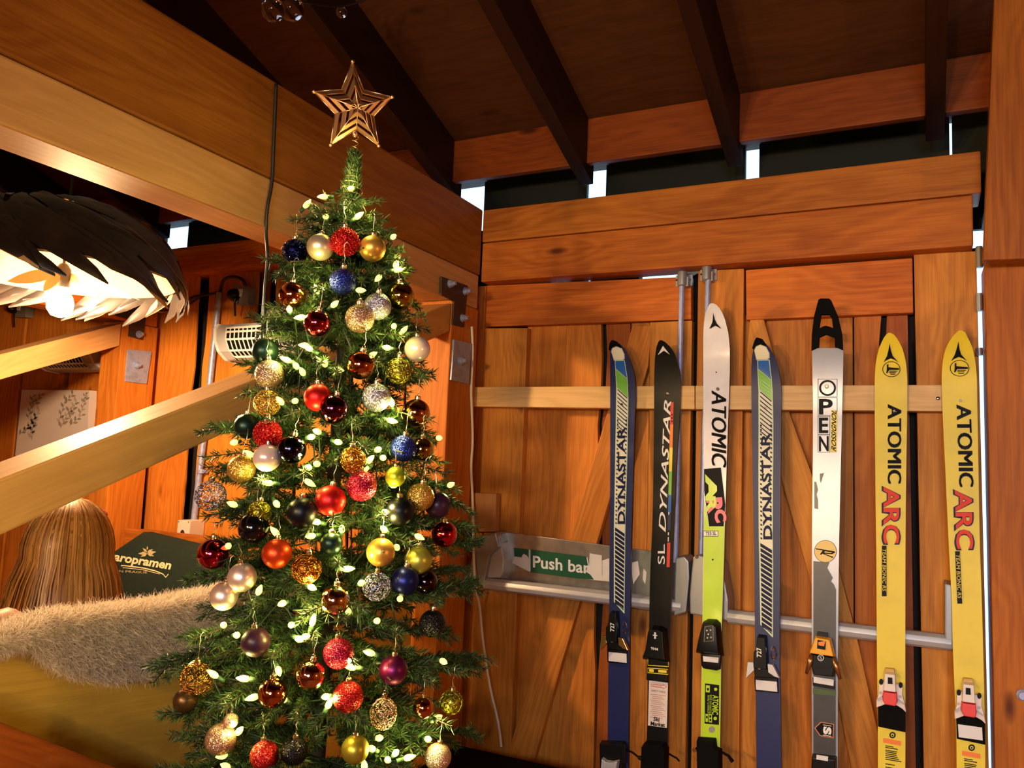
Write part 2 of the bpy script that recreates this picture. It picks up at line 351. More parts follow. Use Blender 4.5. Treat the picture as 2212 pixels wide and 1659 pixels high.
# ------------------------------------------------------------------ text
DG = None
def text2d(body, shear=0, offset=0):
    cu = bpy.data.curves.new('t', 'FONT'); cu.body = body; cu.shear = shear; cu.offset = offset; cu.resolution_u = 3; cu.fill_mode = 'FRONT'
    o = bpy.data.objects.new('t', cu); C.objects.link(o)
    dg = bpy.context.evaluated_depsgraph_get(); me = bpy.data.meshes.new_from_object(o.evaluated_get(dg))
    vs = np.array([v.co[:2] for v in me.vertices]); fs = [tuple(p.vertices) for p in me.polygons]
    bpy.data.objects.remove(o); bpy.data.curves.remove(cu); bpy.data.meshes.remove(me)
    lo, hi = vs.min(0), vs.max(0); return (vs-lo)/(hi-lo), fs
def text_px(mb, body, A, Bp, Cp, fn, shear=0, offset=0, m=0):
    """lettering: A = bottom-left pixel of the word, Bp = end of its baseline, Cp = top-left"""
    vs, fs = text2d(body, shear, offset)
    P = [fn(A[0]+u*(Bp[0]-A[0])+v*(Cp[0]-A[0]), A[1]+u*(Bp[1]-A[1])+v*(Cp[1]-A[1])) for u, v in vs]
    mb.add(P, fs, m)
# ------------------------------------------------------------------ skis
def interp(tab, y, k):
    for i in range(len(tab)-1):
        if y <= tab[i+1][0]:
            t = (y-tab[i][0])/(tab[i+1][0]-tab[i][0]); return tab[i][k]+(tab[i+1][k]-tab[i][k])*max(0, t)
    a, b = tab[-2], tab[-1]; return b[k]+(b[k]-a[k])*(y-b[0])/(b[0]-a[0])
class Ski:
    def __init__(s, edges, label, tipcurve=.05, Y0=2.388, mapping=None):
        s.E = edges; s.k = .055; s.Y0 = Y0
        s.N = Vector((0, -1, s.k)).normalized()       # faces the room; lower end stands off further
        s.P0 = Vector((0, Y0, 1.68)); s.map = mapping; s.tc = tipcurve
        s.ytip = edges[0][0]; s.zt = s.at(edges[0][1], edges[0][0]).z
        c = s.at((edges[-1][1]+edges[-1][2])/2, 1659)
        s.o = thing('ski', (c.x, c.y, c.z), label, 'ski', 'old skis hung on the doors')
    def at(s, px, py, n=0):
        d = ray(px, py); return CAM+d*((s.P0+s.N*n-CAM).dot(s.N)/d.dot(s.N))
    def lift(s, py):          # the shovel curls towards the room
        t = max(0, (s.ytip+150-py)/150); return s.tc*t*t
    def q(s, px, py): return s.map(px, py) if s.map else (px, py)
    def f(s, n): return lambda px, py: (lambda a: s.at(a[0], a[1], n+s.lift(a[1])))(s.q(px, py))
    def body(s, m_, side, thick=.012):
        ys = []
        y0 = s.E[0][0]
        y = y0
        while y < 2060: ys.append(y); y += 4 if y < y0+40 else (12 if y < y0+170 else 60)
        top = []; 
        L = [(interp(s.E, y, 1), y) for y in ys]; R = [(interp(s.E, y, 2), y) for y in ys]
        vs = []; fs = []; ms = []
        for (a, b) in zip(L, R):
            for j in range(5):
                px = a[0]+(b[0]-a[0])*j/4; vs.append(s.at(px, a[1], s.lift(a[1])))
        n = len(L); N = len(vs)
        back = [v-s.N*thick for v in vs]
        for i in range(n-1):
            for j in range(4):
                q = i*5+j; fs.append((q, q+1, q+6, q+5)); ms.append(0); fs.append((N+q, N+q+5, N+q+6, N+q+1)); ms.append(1)
            for j in (0, 4):
                q = i*5+j; fs.append((q, q+5, N+q+5, N+q)); ms.append(1)
        fs.append((0, 1, 2, 3, 4, N+4, N+3, N+2, N+1, N)); ms.append(1)
        mb = MB(); mb.V = [tuple(v) for v in vs+back]; mb.F = fs; mb.M = ms
        return mb.build('ski_body', [m_, side], s.o, smooth='auto')
    def poly(s, mb, pts, n=.0006, m=0, sub=True):
        n += .0012
        f = s.f(n); P = []
        for i in range(len(pts)):
            a, b = pts[i], pts[(i+1) % len(pts)]
            for j in range(4 if sub else 1): P.append(f(a[0]+(b[0]-a[0])*j/(4 if sub else 1), a[1]+(b[1]-a[1])*j/(4 if sub else 1)))
        mb.add(P, [tuple(range(len(P)))], m); return mb
    def pris(s, mb, pts, n0, n1, m=0, inset=0):
        mb.prism([s.f(n0)(*p) for p in pts], s.N*(n1-n0), m, inset); return mb
    def rect(s, mb, x0, x1, y0, y1, n=.0006, m=0): return s.poly(mb, [(x0,y0),(x1,y0),(x1,y1),(x0,y1)], n, m, False)
    def disc(s, mb, x, y, r, n=.0008, m=0, k=20, ry=None, r0=0):
        n += .0012
        f = s.f(n); P = [f(x+r*math.cos(2*math.pi*i/k), y+(ry or r)*math.sin(2*math.pi*i/k)) for i in range(k)]
        if r0:
            Q = [f(x+r0*math.cos(2*math.pi*i/k), y+r0*(ry or r)/r*math.sin(2*math.pi*i/k)) for i in range(k)]
            mb.add(P+Q, [(i, (i+1) % k, k+(i+1) % k, k+i) for i in range(k)], m)
        else: mb.add(P, [tuple(range(k))], m)
    def text(s, mb, body, A, B_, C_, n=.0009, **k): text_px(mb, body, A, B_, C_, s.f(n+.0012), **k)
    def strip(s, mb, Lt, Rt, n, m=0):
        f = s.f(n); y = Lt[0][0]; ys = []
        while y < Lt[-1][0]: ys.append(y); y += 9
        ys.append(Lt[-1][0]); P = []
        for y in ys: P += [f(interp(Lt, y, 1), y), f(interp(Rt, y, 1), y)]
        mb.add(P, [(2*i, 2*i+1, 2*i+3, 2*i+2) for i in range(len(ys)-1)], m)
    def down(s, mb, body, x0, x1, y0, y1, **k): s.text(mb, body, (x0,y0), (x0,y1), (x1,y0), **k)      # reads downwards
    def up(s, mb, body, x0, x1, y0, y1, **k): s.text(mb, body, (x1,y1), (x1,y0), (x0,y1), **k)         # reads upwards
    def part(s, mb, name, m_, label=None, **k):
        o = mb.build(name, m_, s.o, **k)
        if label: o['label'] = label
        return o
    def screw(s, x, y, r=4.5):
        c = s.f(0)(x, y); mb = MB(); R = r*2.55/FPX
        k = 14; P = [s.f(.0)(x+r*math.cos(2*math.pi*i/k), y+r*math.sin(2*math.pi*i/k)) for i in range(k)]
        mb.prism(P, s.N*.003, inset=.35); s.part(mb, 'screw', CHROME, smooth='auto')
def paint(name, col, rough=.3, coat=.35): return speckle(mat(name, col, rough, coat=coat), (col[0]*.8, col[1]*.8, col[2]*.8), 25, .6)
NAVY = paint('navy_topsheet', (.003, .011, .095), .45, 0); SIDE = mat('ski_sidewall_dark', (.02, .015, .012), .5); SIDEB = wood('ski_laminate', (.22, .12, .06), (.10, .05, .03), 0)
WTOP = speckle(mat('white_topsheet', (.80, .78, .84), .35, coat=.3), (.55, .5, .48), 18, .25)
LIME = speckle(mat('lime_topsheet', (.47, .72, .02), .35, coat=.3), (.40, .62, .02), 20, .4)
YEL = speckle(mat('yellow_topsheet', (.80, .62, .03), .5, coat=0), (.60, .46, .04), 14, .35)
BLKT = mat('black_topsheet', (.004, .004, .0045), .35, spec=.25); INK = mat('black_ink', (.003, .003, .004), .5, spec=.15)
NINK = mat('navy_ink', (.004, .008, .05), .5, spec=.2); CREAMG = mat('cream_print', (.74, .74, .56), .4); BLUEP = mat('blue_print', (.01, .12, .48), .35); GRNP = mat('green_print', (.18, .52, .05), .35)
EDGEG = mat('pale_green_line', (.55, .72, .42), .4); WINK = mat('white_ink', (.80, .80, .78), .4); ORNG = mat('orange_print', (.85, .20, .02), .4); YELP = mat('yellow_print', (.85, .68, .05), .4)
REDP = mat('red_print', (.70, .04, .03), .4); PINK = mat('pink_print', (.90, .18, .25), .4); GREYT = speckle(mat('grey_topsheet', (.055, .055, .06), .35, coat=.2), (.035,.035,.04), 20, .5)
SILVT = speckle(mat('silver_topsheet', (.38, .41, .50), .3, .3, coat=.25), (.32, .35, .43), 22, .5)
PAD = mat('white_pad', (.74, .73, .74), .3)
# --- blue skis (first and fourth)
E1 = [(738,1326,1330),(742,1321,1338),(750,1318.5,1346),(758,1318,1351),(775,1318,1359),(798,1318,1367),(821,1318,1372),(860,1318,1373),(902,1318,1371),(1047,1318,1367),(1180,1317,1363),(1322,1316,1361),(1487,1313.5,1359),(1659,1312,1357)]
E4 = [(733,1637,1643),(738,1632,1650),(746,1629,1658),(761,1626,1668),(775,1624,1675),(794,1623,1681),(821,1623,1686),(845,1623,1688),(953,1624.5,1687),(1040,1626,1686),(1193,1629,1685.5),(1386,1631,1684),(1508,1632.5,1686),(1659,1634,1688)]
def map4(px, py):
    y = 733+(py-738)*1.097; a, b = interp(E1, py, 1), interp(E1, py, 2); t = (px-a)/(b-a)
    return interp(E4, y, 1)+t*(interp(E4, y, 2)-interp(E4, y, 1)), y
def blue_ski(E, mp, label, rodcol):
    s = Ski(E, label, mapping=mp); s.body(NAVY, SIDE)
    mb = MB(); s.strip(mb, [(778,1327.7),(797,1329),(838,1331),(914,1330),(1059,1327.5),(1134,1326),(1300,1326),(1325,1348)], [(778,1349.4),(818,1355.8),(859,1357.5),(873,1357.5),(960,1356),(1105,1352),(1150,1351),(1325,1349)], .0016)
    s.part(mb, 'graphic_panel', EDGEG, 'pale green outlined stripe panel')
    mb = MB(); s.strip(mb, [(838,1333),(914,1331.8),(1059,1329.5),(1134,1328),(1298,1328),(1318.5,1347)], [(838,1355.8),(873,1355.8),(960,1354.3),(1105,1350.3),(1150,1349.3),(1318.5,1347.3)], .0022)
    for i in range(6):      # blue and green blocks, cut into rows that follow the curved tip
        a, b = i/6, (i+1)/6
        def mixp(P, t): return [(P[3][0]+(P[0][0]-P[3][0])*t, P[3][1]+(P[0][1]-P[3][1])*t), (P[2][0]+(P[1][0]-P[2][0])*t, P[2][1]+(P[1][1]-P[2][1])*t)]
        for P, mi in (([(1330.2,797.5),(1354.3,818.5),(1355.8,859),(1333,837)], 1), ([(1329.2,780),(1348,779.5),(1354.2,817),(1330.2,796)], 2)):
            u, v = mixp(P, a), mixp(P, b); s.poly(mb, [v[0], v[1], u[1], u[0]], .0016, mi)
    # dark bars: thin slanted lines on top, heavy bars below the word
    def Lx(y): return interp([(838,1333,0),(914,1331.8,0),(1059,1329.5,0),(1134,1328,0),(1330,1328,0)], y, 1)
    def Rx(y): return interp([(838,1355.8,0),(873,1355.8,0),(960,1354.3,0),(1105,1350.3,0),(1150,1349.3,0),(1330,1347,0)], y, 1)
    for i in range(10):
        y = 840+i*8.6; s.poly(mb, [(Lx(y)+1,y),(Rx(y)-1,y+19),(Rx(y)-1,y+21.6),(Lx(y)+1,y+2.6)], .0018, 3)
    for i in range(18):
        y = 1136+i*9.7
        if y+24 < 1326: s.poly(mb, [(Lx(y)+.6,y+3),(Rx(y)-.6,min(y+17, 1316)),(Rx(y)-.6,min(y+24, 1319)),(Lx(y)+.6,min(y+10, 1300))], .0018, 3, False)
    for i in range(26):
        y = 905+i*8.9
        for xx in (Lx(y)+2.6, Rx(y)-2.4):
            s.poly(mb, [(xx-1.5,y),(xx+1.5,y+1.5),(xx+1.5,y+5),(xx-1.5,y+3.5)], .0018, 3, False)
    s.part(mb, 'graphic_print', [CREAMG, GRNP, BLUEP, NINK], 'cream panel with blue and green blocks and dark bars')
    mb = MB(); s.up(mb, 'DYNASTAR', 1334, 1350.5, 922, 1132, offset=.03, n=.0019); s.part(mb, 'lettering', NINK)
    # tip cap
    mb = MB(); s.pris(mb, [(1320,760),(1322,752),(1331,748),(1343,752),(1349,765),(1349.5,775),(1345,779),(1326,779)], .0008, .004, inset=.1); s.part(mb, 'tip_plate', CREAM, 'worn cream tip plate')
    mb = MB(); s.pris(mb, [(1316.5,757),(1319,742),(1325,735),(1333,738),(1343,748),(1344,754),(1335,748),(1325,749),(1319,758)], -.004, .008, inset=.06); s.part(mb, 'tip_protector', BLKM)
    s.screw(1343.5, 873.5, 4)
    # toe binding
    mb = MB()
    s.pris(mb, [(1323,1318),(1338,1320),(1340,1358),(1340,1389),(1313,1387),(1315,1350),(1319,1350)], .001, .03, 0, .12)
    s.pris(mb, [(1313,1384),(1353,1388),(1354,1404),(1314,1402)], .001, .014, 0, .05)
    s.part(mb, 'toe_binding', BLK, 'black toe binding', bevel=.0015)
    mb = MB(); s.pris(mb, [(1303,1371),(1314,1372),(1315,1388),(1312,1391),(1299,1405)], .012, .03, 0, .05); s.part(mb, 'toe_wing', GOLD if not mp else SILV, 'metal toe wing', bevel=.001); mb = MB(); s.pris(mb, [(1339,1375),(1349,1377),(1361,1404),(1352,1401),(1340,1392)], .012, .03, 0, .05)
    s.part(mb, 'toe_wing', GOLD if not mp else SILV, 'metal toe wing', bevel=.001)
    mb = MB(); s.disc(mb, 1322.5, 1383, 4.6, .0285); s.part(mb, 'adjust_screw', WIRE)
    mb = MB(); s.up(mb, '727', 1318, 1327, 1345, 1364, n=.0297, offset=.02); s.part(mb, 'lettering', WINK, 'white number 727')
    mb = MB(); k = 14
    path = [s.f(.004)(1349+5*math.cos(2*math.pi*i/k), 1356+13*math.sin(2*math.pi*i/k)) for i in range(k)]; mb.tube(path, .0016, 6, True); s.disc(mb, 1348, 1350, 2.6, .004); s.disc(mb, 1349, 1364, 2.6, .004); s.part(mb, 'side_plate', CHROME)
    mb = MB(); s.pris(mb, [(1313,1402),(1356,1404),(1356,1434),(1314,1430)], .001, .010, 0, .02); s.part(mb, 'boot_pad', BLK, bevel=.001)
    mb = MB(); s.pris(mb, [(1315,1408),(1354,1412),(1354.5,1432),(1315,1427.5)], .010, .013, 0, .02); s.part(mb, 'anti_friction_plate', PAD, 'white boot plate')
    # heel binding
    mb = MB(); s.pris(mb, [(1300,1598),(1352,1600),(1353,1690),(1302,1690)], .001, .03, 0, .08); s.pris(mb, [(1342,1606),(1354,1606),(1354,1650),(1342,1650)], .03, .042, 0, .1); s.part(mb, 'heel_binding', BLK, bevel=.002)
    mb = MB(); s.pris(mb, [(1303,1634),(1313,1641),(1326,1643),(1340,1640),(1332,1690),(1298,1690)], .03, .05, 0, .1); s.part(mb, 'heel_clamp', SILV, 'silver heel clamp', bevel=.002)
    mb = MB(); mb.tube([s.f(.02)(1352,1620), s.f(.035)(1366,1625), s.f(.035)(1380,1636)], .003, 6); mb.tube([s.f(.035)(1380,1636), s.f(.037)(1388,1640)], .006, 8); s.part(mb, 'brake_arm', BLK)
    return s
blue_ski(E1, None, 'leftmost ski on the doors, navy with a cream striped panel and gold toe wings', GOLD)
blue_ski(E4, map4, 'bright blue ski with a cream striped panel, fourth from left beside the silver ski', SILV)
# --- black ski
E2 = [(735,1425,1430),(739,1422,1437),(749,1418,1447),(762,1416,1456),(775,1414.5,1461),(798,1413.5,1467),(821,1413,1470),(902,1413,1468),(989,1412,1461),(1047,1411,1459),(1134,1409.5,1455),(1242,1404,1451),(1365,1402,1447),(1472,1399,1444),(1579,1398,1443),(1659,1395,1441)]
s = Ski(E2, 'black ski with silver lettering and a thin rainbow stripe, second from the left'); s.body(BLKT, SIDEB)
mb = MB(); s.poly(mb, [(1432,747),(1447,766),(1434,757.5),(1421,767)], .0008, sub=False); s.part(mb, 'emblem', WINK, 'white chevron emblem')
mb = MB(); bands = [(869,917,0),(917,967,1),(967,1018,2),(1018,1069,3),(1069,1108,4),(1108,1145,5),(1172,1225,0)]
def rx(y): return 1448.5+(y-870)*(-8.5/355)
for y0, y1, c in bands: s.poly(mb, [(rx(y0),y0),(rx(y0)+6.8,y0),(rx(y1)+6.5,y1),(rx(y1),y1)], .0008, c, False)
for y0, y1 in ((1106,1112),(1150,1156),(1160,1170)): s.poly(mb, [(rx(y0)+1,y0),(rx(y0)+3,y0),(rx(y1)+3,y1),(rx(y1)+1,y1)], .0011, 6, False)
for k_ in range(5): s.poly(mb, [(rx(880)+2,880+k_*7),(rx(880)+4.5,880+k_*7),(rx(880)+4.5,884+k_*7),(rx(880)+2,884+k_*7)], .0011, 7, False)
s.part(mb, 'rainbow_stripe', [REDP, ORNG, YELP, GRNP, BLUEP, NAVY, WINK, INK], 'thin rainbow coloured stripe')
mb = MB(); s.text(mb, 'DYNASTAR', (1438,1150), (1450,864), (1422.5,1150), shear=.35, offset=.012); s.part(mb, 'lettering', WINK, 'silver italic name')
mb = MB(); s.up(mb, 'SL', 1421, 1436, 1176, 1219); s.part(mb, 'lettering', WINK, 'thin letters SL')
s.screw(1442, 850, 4.6)
mb = MB(); s.pris(mb, [(1403,1356),(1412,1350),(1430,1351),(1442,1358),(1446,1410),(1449,1432),(1388,1424),(1396,1405)], .001, .034, 0, .22); s.pris(mb, [(1399,1420),(1445,1428),(1444,1472),(1398,1468)], .001, .014, 0, .03); s.part(mb, 'toe_binding', BLK, 'black toe binding', bevel=.002)
mb = MB(); s.text(mb, 'M46', (1421,1399.5), (1406,1397), (1421.5,1406), n=.0346, offset=.02); s.poly(mb, [(1413,1366),(1417,1366),(1417,1380),(1413,1380)], .0346, sub=False); s.poly(mb, [(1410,1371),(1420,1372),(1420,1374),(1410,1373)], .0348, sub=False); s.part(mb, 'lettering', WINK, 'white number on toe binding')
mb = MB(); P = [(1399.5,1424),(1399.5,1437),(1444,1440),(1444,1430)]; mb.tube([s.f(.0165)(*p) for p in P], .0013, 6); mb.tube([s.f(.0165)(*p) for p in [(1399,1443),(1443,1446),(1443,1457),(1399,1453)]], .0013, 6, True)
s.poly(mb, [(1402,1445),(1412,1446),(1412,1452),(1402,1451)], .0155, sub=False); s.poly(mb, [(1422,1447),(1440,1448),(1440,1454),(1422,1452)], .0155, sub=False); s.part(mb, 'toe_bar', YELP, 'yellow edged bar')
mb = MB(); s.poly(mb, [(1402,1469.5),(1443,1475),(1440.5,1572.5),(1399.5,1567)], .0008, sub=False); s.part(mb, 'sticker', mat('sticker_paper', (.80, .70, .62), .6), 'white shop sticker')
mb = MB()
for i in range(13): y = 1499+i*4.1; s.poly(mb, [(1405+(3 if i % 3 else 0),y),(1438-(i*7 % 11),y+3),(1438-(i*7 % 11),y+4.2),(1405+(3 if i % 3 else 0),y+1.2)], .0011, 0, False)
s.poly(mb, [(1406,1477),(1432,1480),(1432,1477.5),(1441,1484),(1432,1489),(1432,1486.5),(1406,1483)], .0011, 1, False)
s.poly(mb, [(1407,1478.2),(1432.5,1481.4),(1432.5,1479.5),(1439,1484),(1432.5,1487.3),(1432.5,1485),(1407,1482)], .0013, 4, False)
s.text(mb, 'BUCKLES', (1410,1481.8), (1429,1484), (1410,1478.8), n=.0015, m=2); s.text(mb, 'SAFETY CHECK', (1407,1493.5), (1438,1497.5), (1407,1489.5), n=.0013, m=3)
s.text(mb, 'Ski', (1411,1557), (1424,1559), (1412,1548), n=.0013, m=3, offset=.03); s.text(mb, 'Market', (1405,1567), (1436,1571), (1406,1558), n=.0013, m=3, offset=.03)
s.part(mb, 'sticker_print', [mat('faded_red_ink', (.62, .25, .18), .6), mat('red_ink', (.6, .1, .06), .6), mat('red_ink_b', (.6, .1, .06), .6), INK, mat('sticker_paper_b', (.80, .70, .62), .6)], 'red and black sticker print')
mb = MB(); s.pris(mb, [(1390,1606),(1398,1598),(1440,1602),(1446,1615),(1444,1690),(1386,1690)], .001, .036, 0, .12); mb.tube([s.f(.02)(1444,1628), s.f(.03)(1462,1638), s.f(.03)(1468,1645)], .003, 6); s.part(mb, 'heel_binding', BLKM, bevel=.002)
# --- white and lime ski
E3 = [(655,1535,1541),(658,1532,1547),(665,1528.6,1554),(676,1524.5,1560.5),(690,1521.5,1566),(705,1520,1570),(723,1519,1574),(753,1519,1576.5),(801,1519,1576.5),(845,1519,1575),(989,1520,1570),(1100,1520,1567),(1211,1519,1564),(1365,1517,1559),(1518,1514.5,1557),(1659,1513,1555)]
s = Ski(E3, 'white ski turning lime green below, third from left with a white tip'); s.body(WTOP, SIDEB)
mb = MB(); s.poly(mb, [(1520.5,1078),(1531,1136),(1565.5,1133),(1563.5,1211),(1558.5,1365),(1556.5,1518),(1550,2040),(1509.8,2040),(1515,1518),(1517.5,1365),(1519.5,1211),(1520.5,1120)], .0005, sub=False); s.part(mb, 'lime_panel', LIME, 'lime green lower half')
mb = MB(); s.poly(mb, [(1520.7,1013),(1557,1010),(1566.5,1090),(1563,1137),(1532,1137),(1521,1060)], .0008, sub=False); s.part(mb, 'graphic_panel', INK, 'black panel')
LEMB = [(1540.7,675),(1544,690),(1548.5,699),(1558.7,710.7),(1545,703.5),(1532,710.7),(1538.5,697),(1539.6,690)]
mb = MB(); s.poly(mb, LEMB, .0008, sub=False); s.part(mb, 'emblem', INK, 'black arrowhead emblem')
mb = MB()
for dy in (-1.3, 0, 1.3): s.text(mb, 'ATOMIC', (1537,844+dy), (1537,1003+dy), (1569,854+dy), shear=-.12)
s.part(mb, 'lettering', INK, 'bold black letters')
mb = MB(); s.text(mb, 'A', (1523,1024), (1526,1086), (1547,1019), n=.0012, shear=.1, offset=.06, m=0); s.text(mb, 'R', (1526,1076), (1530,1110), (1559,1070), n=.0012, shear=.1, offset=.06, m=1); s.text(mb, 'R', (1523.5,1072), (1527.5,1106), (1545,1068), n=.0014, shear=.1, offset=.04, m=0)
s.text(mb, 'C', (1541,1105), (1547,1133), (1565,1096), n=.0012, shear=.1, offset=.06, m=1); s.part(mb, 'lettering', [LIME, PINK], 'lime and pink letters')
mb = MB(); s.rect(mb, 1519, 1552, 1146.5, 1159, .0007, 1); s.rect(mb, 1519.8, 1551, 1147.5, 1158, .0009, 0); s.text(mb, '733 SL', (1524.5,1157), (1547.5,1156), (1524.5,1149), n=.0012, m=1, offset=.02); s.part(mb, 'size_sticker', [WINK, INK], 'white size sticker')
s.screw(1550.5, 840, 4.5)
mb = MB(); s.disc(mb, 1547, 804, 1.5); s.disc(mb, 1539.5, 1209, 1.9); s.part(mb, 'drill_hole', INK)
mb = MB(); s.pris(mb, [(1519,1342),(1530,1336),(1549,1337),(1558,1345),(1562,1390),(1565,1418),(1520,1414),(1503,1410),(1509,1380)], .001, .038, 0, .25); s.pris(mb, [(1514,1408),(1560,1412),(1558,1445),(1550,1448),(1520,1443),(1516,1436)], .001, .014, 0, .05); s.part(mb, 'toe_binding', BLK, 'rounded black toe binding', bevel=.003, smooth='auto')
mb = MB(); mb.tube([s.f(.0386)(*p) for p in [(1523,1354),(1540,1352),(1541,1384),(1521,1386)]], .0008, 6, True)
for dx, dy in ((1527,1362),(1535,1361),(1530,1370),(1528,1378),(1536,1377)): s.disc(mb, dx, dy, 1.6, .0387)
s.part(mb, 'binding_label', SILV)
mb = MB(); s.pris(mb, [(1518,1417),(1553,1420),(1552,1432),(1519,1429)], .0145, .0165, 0, .04); s.part(mb, 'anti_friction_plate', PAD, 'white boot plate', bevel=.0008)
mb = MB(); s.poly(mb, [(1523,1476),(1553.5,1480),(1553,1566),(1522,1563)], .0008, 0, False)
s.text(mb, 'ATOMIC', (1539,1501), (1538,1543), (1552,1502.5), n=.0012, shear=0, offset=.02, m=1)
s.text(mb, 'EDGE INTEGRATED', (1533,1501), (1532,1543), (1537.5,1501), n=.0012, m=1); s.text(mb, 'AND CARBON', (1528.5,1501), (1528,1543), (1532,1501), n=.0012, m=1)
for p in ([(1525,1480),(1533.5,1481),(1533,1496),(1524.5,1495)], [(1531,1543),(1538,1543),(1538,1561),(1531,1560)], [(1524,1542),(1529.5,1542.5),(1529,1560),(1524,1559)]): s.poly(mb, p, .0012, 1, False)
for p in ([(1527,1486),(1531.5,1486.5),(1531,1492),(1527,1491)], [(1532.5,1545),(1536.5,1545),(1536.5,1550),(1532.5,1550)], [(1532.5,1553),(1536.5,1553),(1536.5,1558),(1532.5,1557.5)], [(1525,1546),(1528.5,1546.5),(1528.5,1552),(1525,1551)]): s.poly(mb, p, .0015, 0, False)
s.disc(mb, 1545, 1552, 4, .0012, 1, 8); s.disc(mb, 1546, 1489, 4, .0012, 1, 5)
s.part(mb, 'spec_sticker', [INK, LIME], 'black and lime specification sticker')
mb = MB(); s.disc(mb, 1537.7, 1576, 7, .0008); s.part(mb, 'grey_dot', ALU)
mb = MB(); s.pris(mb, [(1508,1590),(1548,1593),(1550,1612),(1561,1616),(1562,1690),(1510,1690)], .001, .038, 0, .1); mb.tube([s.f(.02)(1560,1625), s.f(.034)(1574,1633), s.f(.034)(1583,1646)], [.003,.004,.006], 8); s.part(mb, 'heel_binding', BLKM, bevel=.003)
mb = MB(); mb.lathe([(.006,0),(.006,.012)], s.f(.015)(1502,1618), 10, axis=1); s.part(mb, 'brake_pivot', CHROME)
# --- silver OPEN ski
E5 = [(752,1754,1822),(762,1754,1822),(857,1756,1820),(978,1756,1817),(1145,1754,1813),(1313,1753.5,1811),(1508,1753.5,1809.5),(1659,1754,1810)]
s = Ski(E5, 'silver ski with black loop-shaped tip and the word OPEN, between blue and yellow skis', tipcurve=.03); s.body(SILVT, SIDE)
mb = MB(); out = [(1769,650),(1774,647.5),(1792,647.5),(1797,652),(1811.5,686),(1820,724),(1822,758.5),(1804.5,751),(1804,731),(1785,724),(1771,730),(1770,752),(1754,759.5),(1755,724),(1759.6,686)]
hole = [(1775,682),(1792,681.5),(1798,690.6),(1800.6,711),(1793,708),(1785,706),(1778,708),(1771,712),(1772.5,698)]
f0 = s.f(-.008)
bm = bmesh.new(); vo = [bm.verts.new(f0(*p)) for p in out]; vh = [bm.verts.new(f0(*p)) for p in hole]
es = [bm.edges.new((vo[i], vo[(i+1) % len(vo)])) for i in range(len(vo))]+[bm.edges.new((vh[i], vh[(i+1) % len(vh)])) for i in range(len(vh))]
bmesh.ops.triangle_fill(bm, edges=es, use_beauty=True)
r_ = bmesh.ops.extrude_face_region(bm, geom=bm.faces[:]); bmesh.ops.translate(bm, verts=[v for v in r_['geom'] if isinstance(v, bmesh.types.BMVert)], vec=s.N*.014)
bm.verts.index_update(); mb.add([v.co.copy() for v in bm.verts], [tuple(v.index for v in f_.verts) for f_ in bm.faces]); bm.free()
s.part(mb, 'tip_loop', BLKM, 'black plastic tip with an oval opening')
mb = MB(); s.poly(mb, [(1757,1212),(1792,1215),(1787,1227),(1792,1236),(1799,1248),(1795,1256),(1801,1262),(1806,1274),(1805.5,1400),(1805,2040),(1757,2040),(1757,1400)], .0006, sub=False)
s.poly(mb, [(1759,1040),(1763,1041),(1767,1058),(1764,1068),(1767,1080),(1767,1100),(1759,1098)], .0006, sub=False); s.poly(mb, [(1771,1023),(1780,1022),(1777,1030),(1773,1044),(1771,1036)], .0006, sub=False); s.part(mb, 'worn_patch', GREYT, 'dark grey lower half with torn edge')
mb = MB()
for i, (y0, y1) in enumerate(((818.5,857.5),(858.5,898),(899,938.5),(939.2,977))):
    x1 = 1808.5 if i < 2 else 1793
    for p in ([(1766.5,y0),(x1,y0),(x1,y0+.8),(1766.5,y0+.8)], [(1766.5,y1-.8),(x1,y1-.8),(x1,y1),(1766.5,y1)], [(1766.5,y0),(1767.4,y0),(1767.4,y1),(1766.5,y1)], [(x1-.9,y0),(x1,y0),(x1,y1),(x1-.9,y1)]): s.poly(mb, p, .0008, sub=False)
s.disc(mb, 1787.5, 838, 18.3, .0009, ry=17.2, k=32, r0=14)
for ch, y0, y1, x1 in (('P',861.5,895.5,1799),('E',902,935.5,1789),('N',942,975,1790)): s.text(mb, ch, (1769,y1), (x1,y1), (1769,y0), offset=.025)
s.part(mb, 'lettering', INK, 'large black boxed letters')
s.screw(1786, 835, 4.5)
mb = MB(); s.poly(mb, [(1796,886),(1808.5,886),(1807.5,977),(1793.5,977)], .0010, 0, False); s.text(mb, 'ROSSIGNOL', (1806,976), (1807,888), (1795.5,972), n=.0013, shear=.3, offset=.02, m=1); s.part(mb, 'name_sticker', [YELP, INK], 'yellow name sticker')
mb = MB(); s.disc(mb, 1783, 1191, 24.3, .0010, 1, 30); s.disc(mb, 1783, 1191, 23.4, .0012, 0, 30)
s.poly(mb, [(1761,1184),(1803,1191),(1804,1194),(1797,1197),(1781,1196),(1800,1203),(1799,1205.5),(1776,1196),(1774.5,1198.5),(1771,1197.5),(1777,1189),(1762,1186.5)], .0014, 1, False); s.poly(mb, [(1782,1191),(1797,1193),(1796,1194.6),(1780.5,1193.6)], .0016, 0, False); s.part(mb, 'round_sticker', [mat('sticker_gold', (.80, .58, .16), .45), INK], 'round gold sticker with letter R')
